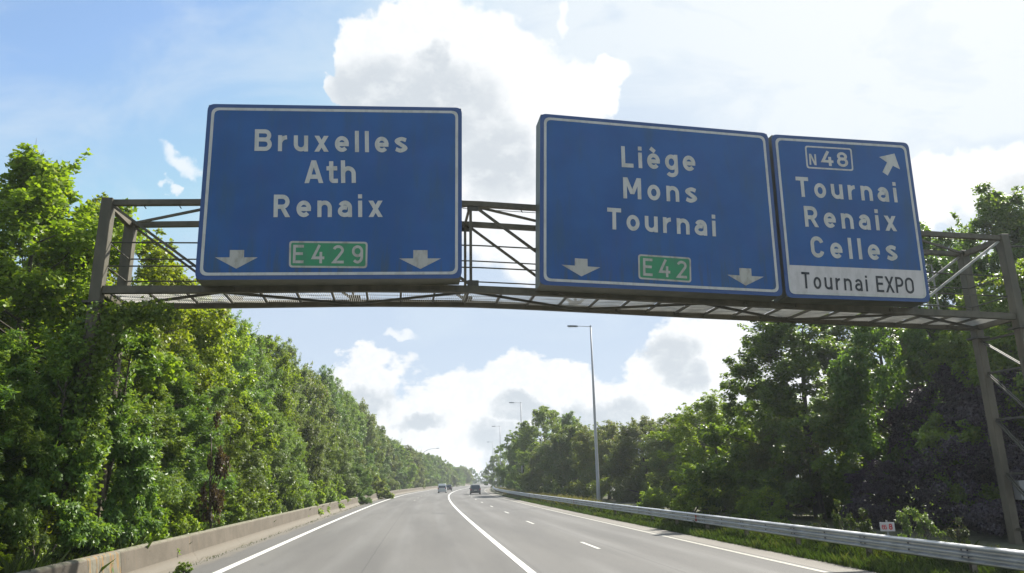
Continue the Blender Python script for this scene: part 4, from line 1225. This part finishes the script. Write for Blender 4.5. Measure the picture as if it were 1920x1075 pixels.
# --- right side
RT = [
      ('oak', 21.5, 29.5, 11.0, 4.0, 'dark green tree right behind the right gantry tower'),
      ('oak', 25.2, 36.0, 16.4, 4.8, 'tallest green tree rising above the right end of the gantry'),
      ('oak', 21.6, 36.5, 15.2, 4.2, 'green tree with upright shoots just right of the narrow sign'),
      ('oak', 16.9, 43.0, 12.6, 5.3, 'airy green tree with sky showing through and a forked trunk'),
      ('oak', 24.0, 47.0, 14.0, 5.0, 'tall green tree behind the airy tree, reaching the walkway'),
      ('plum', 20.2, 33.5, 7.2, 3.3, 'big dark purple-leaved tree left of the right gantry leg'),
      ('plum', 18.9, 28.4, 6.2, 2.6, 'dark purple tree close behind the leg of the gantry'),
      ('plum', 16.6, 34.4, 3.0, 1.7, 'low dark purple bush by the distance marker'),
      ('haw', 15.7, 44.5, 5.4, 2.8, 'brownish low tree below the airy green tree'),
      ('maple', 13.9, 51.5, 8.0, 3.4, 'bright yellow-green bushy tree beside the row of brownish trees'),
      ('oak', 19.5, 55.0, 9.2, 3.6, 'shaded green tree behind the bright yellow-green bush'),
      ('haw', 17.2, 70.0, 8.0, 5.2, 'rounded brown-green tree third to the right of the nearest lamp'),
      ('haw', 13.6, 79.0, 8.2, 4.6, 'rounded brown-green tree directly right of the nearest lamp'),
      ('haw', 19.8, 84.0, 8.8, 5.6, 'taller brown-green tree behind the rounded trees right of the lamp'),
      ('haw', 10.9, 90.0, 8.6, 4.6, 'brown-green tree directly behind the nearest lamp pole'),
      ('haw', 8.4, 101.0, 9.4, 4.8, 'reddish-green tree just left of the nearest lamp pole'),
      ('oak', 4.6, 122.0, 14.2, 5.8, 'large round-headed tree under the second lamp'),
      ('oak', 9.6, 128.0, 13.2, 5.0, 'round tree behind the large round-headed tree'),
      ('oak', 1.4, 146.0, 12.2, 4.4, 'dark tree left of the large round-headed tree'),
      ('haw', 2.6, 168.0, 11.6, 4.6, 'yellowish-green tree near the third lamp'),
      ('oak', 2.0, 192.0, 12.6, 4.6, 'dark tree beside the third lamp'),
      ('oak', .8, 224.0, 12.2, 4.6, 'tree behind the third lamp, leftmost of the near right wood'),
      ('oak', -6.4, 262.0, 11.2, 4.6, 'small-looking tree beyond the farthest lamps on the right'),
      ('haw', 5.2, 109.0, 7.6, 4.2, 'low green tree before the large round-headed tree'),
      ('oak', 26.5, 58.0, 10.5, 5.0, 'tree far back on the right, seen through gaps in the airy tree'),
      ('oak', 30.5, 43.0, 12.0, 5.0, 'tree far back behind the right gantry tower'),
      ('maple', 25.5, 28.0, 9.5, 3.4, 'green tree cut by the right edge of the picture')]
for i, (k, x, y, h, r, lb) in enumerate(RT): tree(k, x, y, h, r, lb, None, i)
# far closing wood beyond the bend
FW = []
rg2 = random.Random(12)
for i in range(20):
    Y = 188 + i * 13.0; FW.append(('L', Y, cx(Y) - 15.5 + rg2.uniform(-1, 1), rg2.uniform(10.4, 12.6) if Y < 330 else rg2.uniform(8, 10.4), rg2.choice(['ash', 'haw', 'oak'])))
for i in range(20):
    Y = 196 + i * 15.0; FW.append(('M', Y, cx(Y) - 22 + rg2.uniform(-1, 1), rg2.uniform(13, 16) if Y < 330 else rg2.uniform(9, 12), rg2.choice(['ash', 'haw', 'oak'])))
for i in range(16):
    Y = 300 + i * 17.0; FW.append(('R', Y, cx(Y) + 16 + rg2.uniform(-1, 2), rg2.uniform(8, 11), rg2.choice(['haw', 'oak'])))
for i in range(14):
    FW.append(('E', 560 + rg2.uniform(0, 30), cx(560) - 50 + i * 9.0, rg2.uniform(8, 12), 'oak'))
for i, (sd, Y, X_, h, k) in enumerate(FW):
    lb = dict(L='small distant tree in the far left row where the road bends', M='distant tall tree in the second far left row', R='distant tree in the far right row past the last lamp', E='tiny tree closing the view at the end of the road')[sd]
    gp = dict(L='distant trees along the left of the bend', M='distant trees in the second left row', R='distant trees along the right of the bend', E='tiny trees at the end of the road')[sd]
    q_ = sum(1 for e in FW[:i] if e[0] == sd)
    lb = f'{ORD[q_]} ' + dict(L='distant tree from the camera in the far left front row at the bend', M='distant tall tree from the camera in the far left back row', R='distant tree from the camera in the far right row past the lamps', E='tiny tree from the left closing the end of the road')[sd]
    tree(k, X_, Y, h, 5.2, lb, gp, i)


# verge plants behind the guardrail
W_ = [(10.3, 24.4, 1.3), (10.9, 24.2, 1.1), (12.0, 23.6, 1.4), (12.4, 23.3, 1.2), (10.2, 26.0, .9), (12.9, 22.6, .9)]
for i, (x, y, h) in enumerate(W_):
    tree('weed', x, y, h, .32, f'{ORD[i]} tall weed around the distance marker, counted from the left' if False else ['yellow-flowering weed left of the distance marker', 'leafy weed left beside the marker post', 'tall seeding weed right of the marker plate', 'spiky weed farther right of the marker', 'low weed well left of the distance marker', 'small weed between marker and gantry leg'][i],
         'weeds behind the guardrail', 1 if i in (2, 3) else 0)
for i, (x, y, h, r) in enumerate([(10.6, 45.5, 1.6, 1.3), (9.3, 51.0, 1.5, 1.3), (12.5, 38.5, 1.6, 1.4)]):
    tree('shrub', x, y, h, r, ['light green shrub behind the guardrail below the yellow-green tree', 'pale shrub behind the guardrail nearest the lamp', 'green shrub behind the guardrail under the airy tree'][i], 'shrubs behind the guardrail', 0)


def blades(name, spans, n, hh, mt, label, seed, wid=.014, tint0=.3):
    rg = np.random.default_rng(seed)
    (y0, y1), (o0, o1) = spans
    u = rg.random(n); Y = y0 * (y1 / y0) ** u; off = rg.uniform(o0, o1, n)
    X = np.interp(Y, _g, _xc) + off
    cl_ = .5 + .5 * np.sin(Y * 1.7 + 3 * np.sin(off * 2.1)) * np.sin(Y * .63 + 1)
    h = (hh[0] + (hh[1] - hh[0]) * rg.random(n) ** 1.6) * (.55 + .6 * cl_)
    ln = rg.normal(0, .33, (n, 2)) * h[:, None]; a_ = rg.uniform(0, 6.28, n); wv = np.stack([np.cos(a_), np.sin(a_)], 1) * (wid * (1 + Y / 40) / 2)[:, None]
    v = np.zeros((n, 4, 3), np.float32)
    v[:, 0, :2] = np.stack([X, Y], 1) - wv; v[:, 1, :2] = np.stack([X, Y], 1) + wv
    v[:, 2, :2] = np.stack([X, Y], 1) + wv * .7 + ln * .4; v[:, 2, 2] = h * .6
    v[:, 3, :2] = np.stack([X, Y], 1) + ln; v[:, 3, 2] = h
    me = bpy.data.meshes.new(name); me.vertices.add(n * 4); me.vertices.foreach_set('co', v.ravel())
    me.loops.add(n * 4); me.loops.foreach_set('vertex_index', np.tile(np.array([0, 1, 2, 3], np.int32), n) + np.repeat(np.arange(n, dtype=np.int32) * 4, 4))
    me.polygons.add(n); me.polygons.foreach_set('loop_start', np.arange(0, n * 4, 4, dtype=np.int32)); me.update(calc_edges=True)
    at = me.attributes.new('tint', 'FLOAT', 'FACE'); at.data.foreach_set('value', np.clip(tint0 + .3 * rg.random(n) + .25 * cl_, 0, 1).astype(np.float32))
    o = link(name, me, None, mt); return props(o, label, 'grass', None, 'stuff')


blades('verge_grass', ((13, 120), (8.42, 9.9)), 60000, (.10, .34), LEAF['grass'], 'green grass in front of and under the guardrail', 3)
blades('tall_grass', ((13, 130), (9.75, 12.4)), 55000, (.2, .58), LEAF['grass'], 'taller mixed grass behind the guardrail', 5, .016, .35)
blades('dry_grass', ((62, 190), (9.8, 11.6)), 16000, (.4, .95), LEAF['dry'], 'dry straw-coloured grass behind the guardrail near the lamps', 6, .016, .3)
blades('left_grass', ((11, 110), (-13.2, -10.9)), 36000, (.4, 1.1), LEAF['grass'], 'rank grass behind the left concrete barrier', 8, .016, .1)
blades('barrier_foot_weeds', ((22, 120), (-10.22, -9.9)), 700, (.02, .12), LEAF['grass'], 'sparse weeds and moss at the foot of the concrete barrier', 9, .012, .3)
o = tree('shrub', -9.55, 22.3, .26, .22, 'tiny yellow-green weed growing at the foot of the left barrier', None, 0)
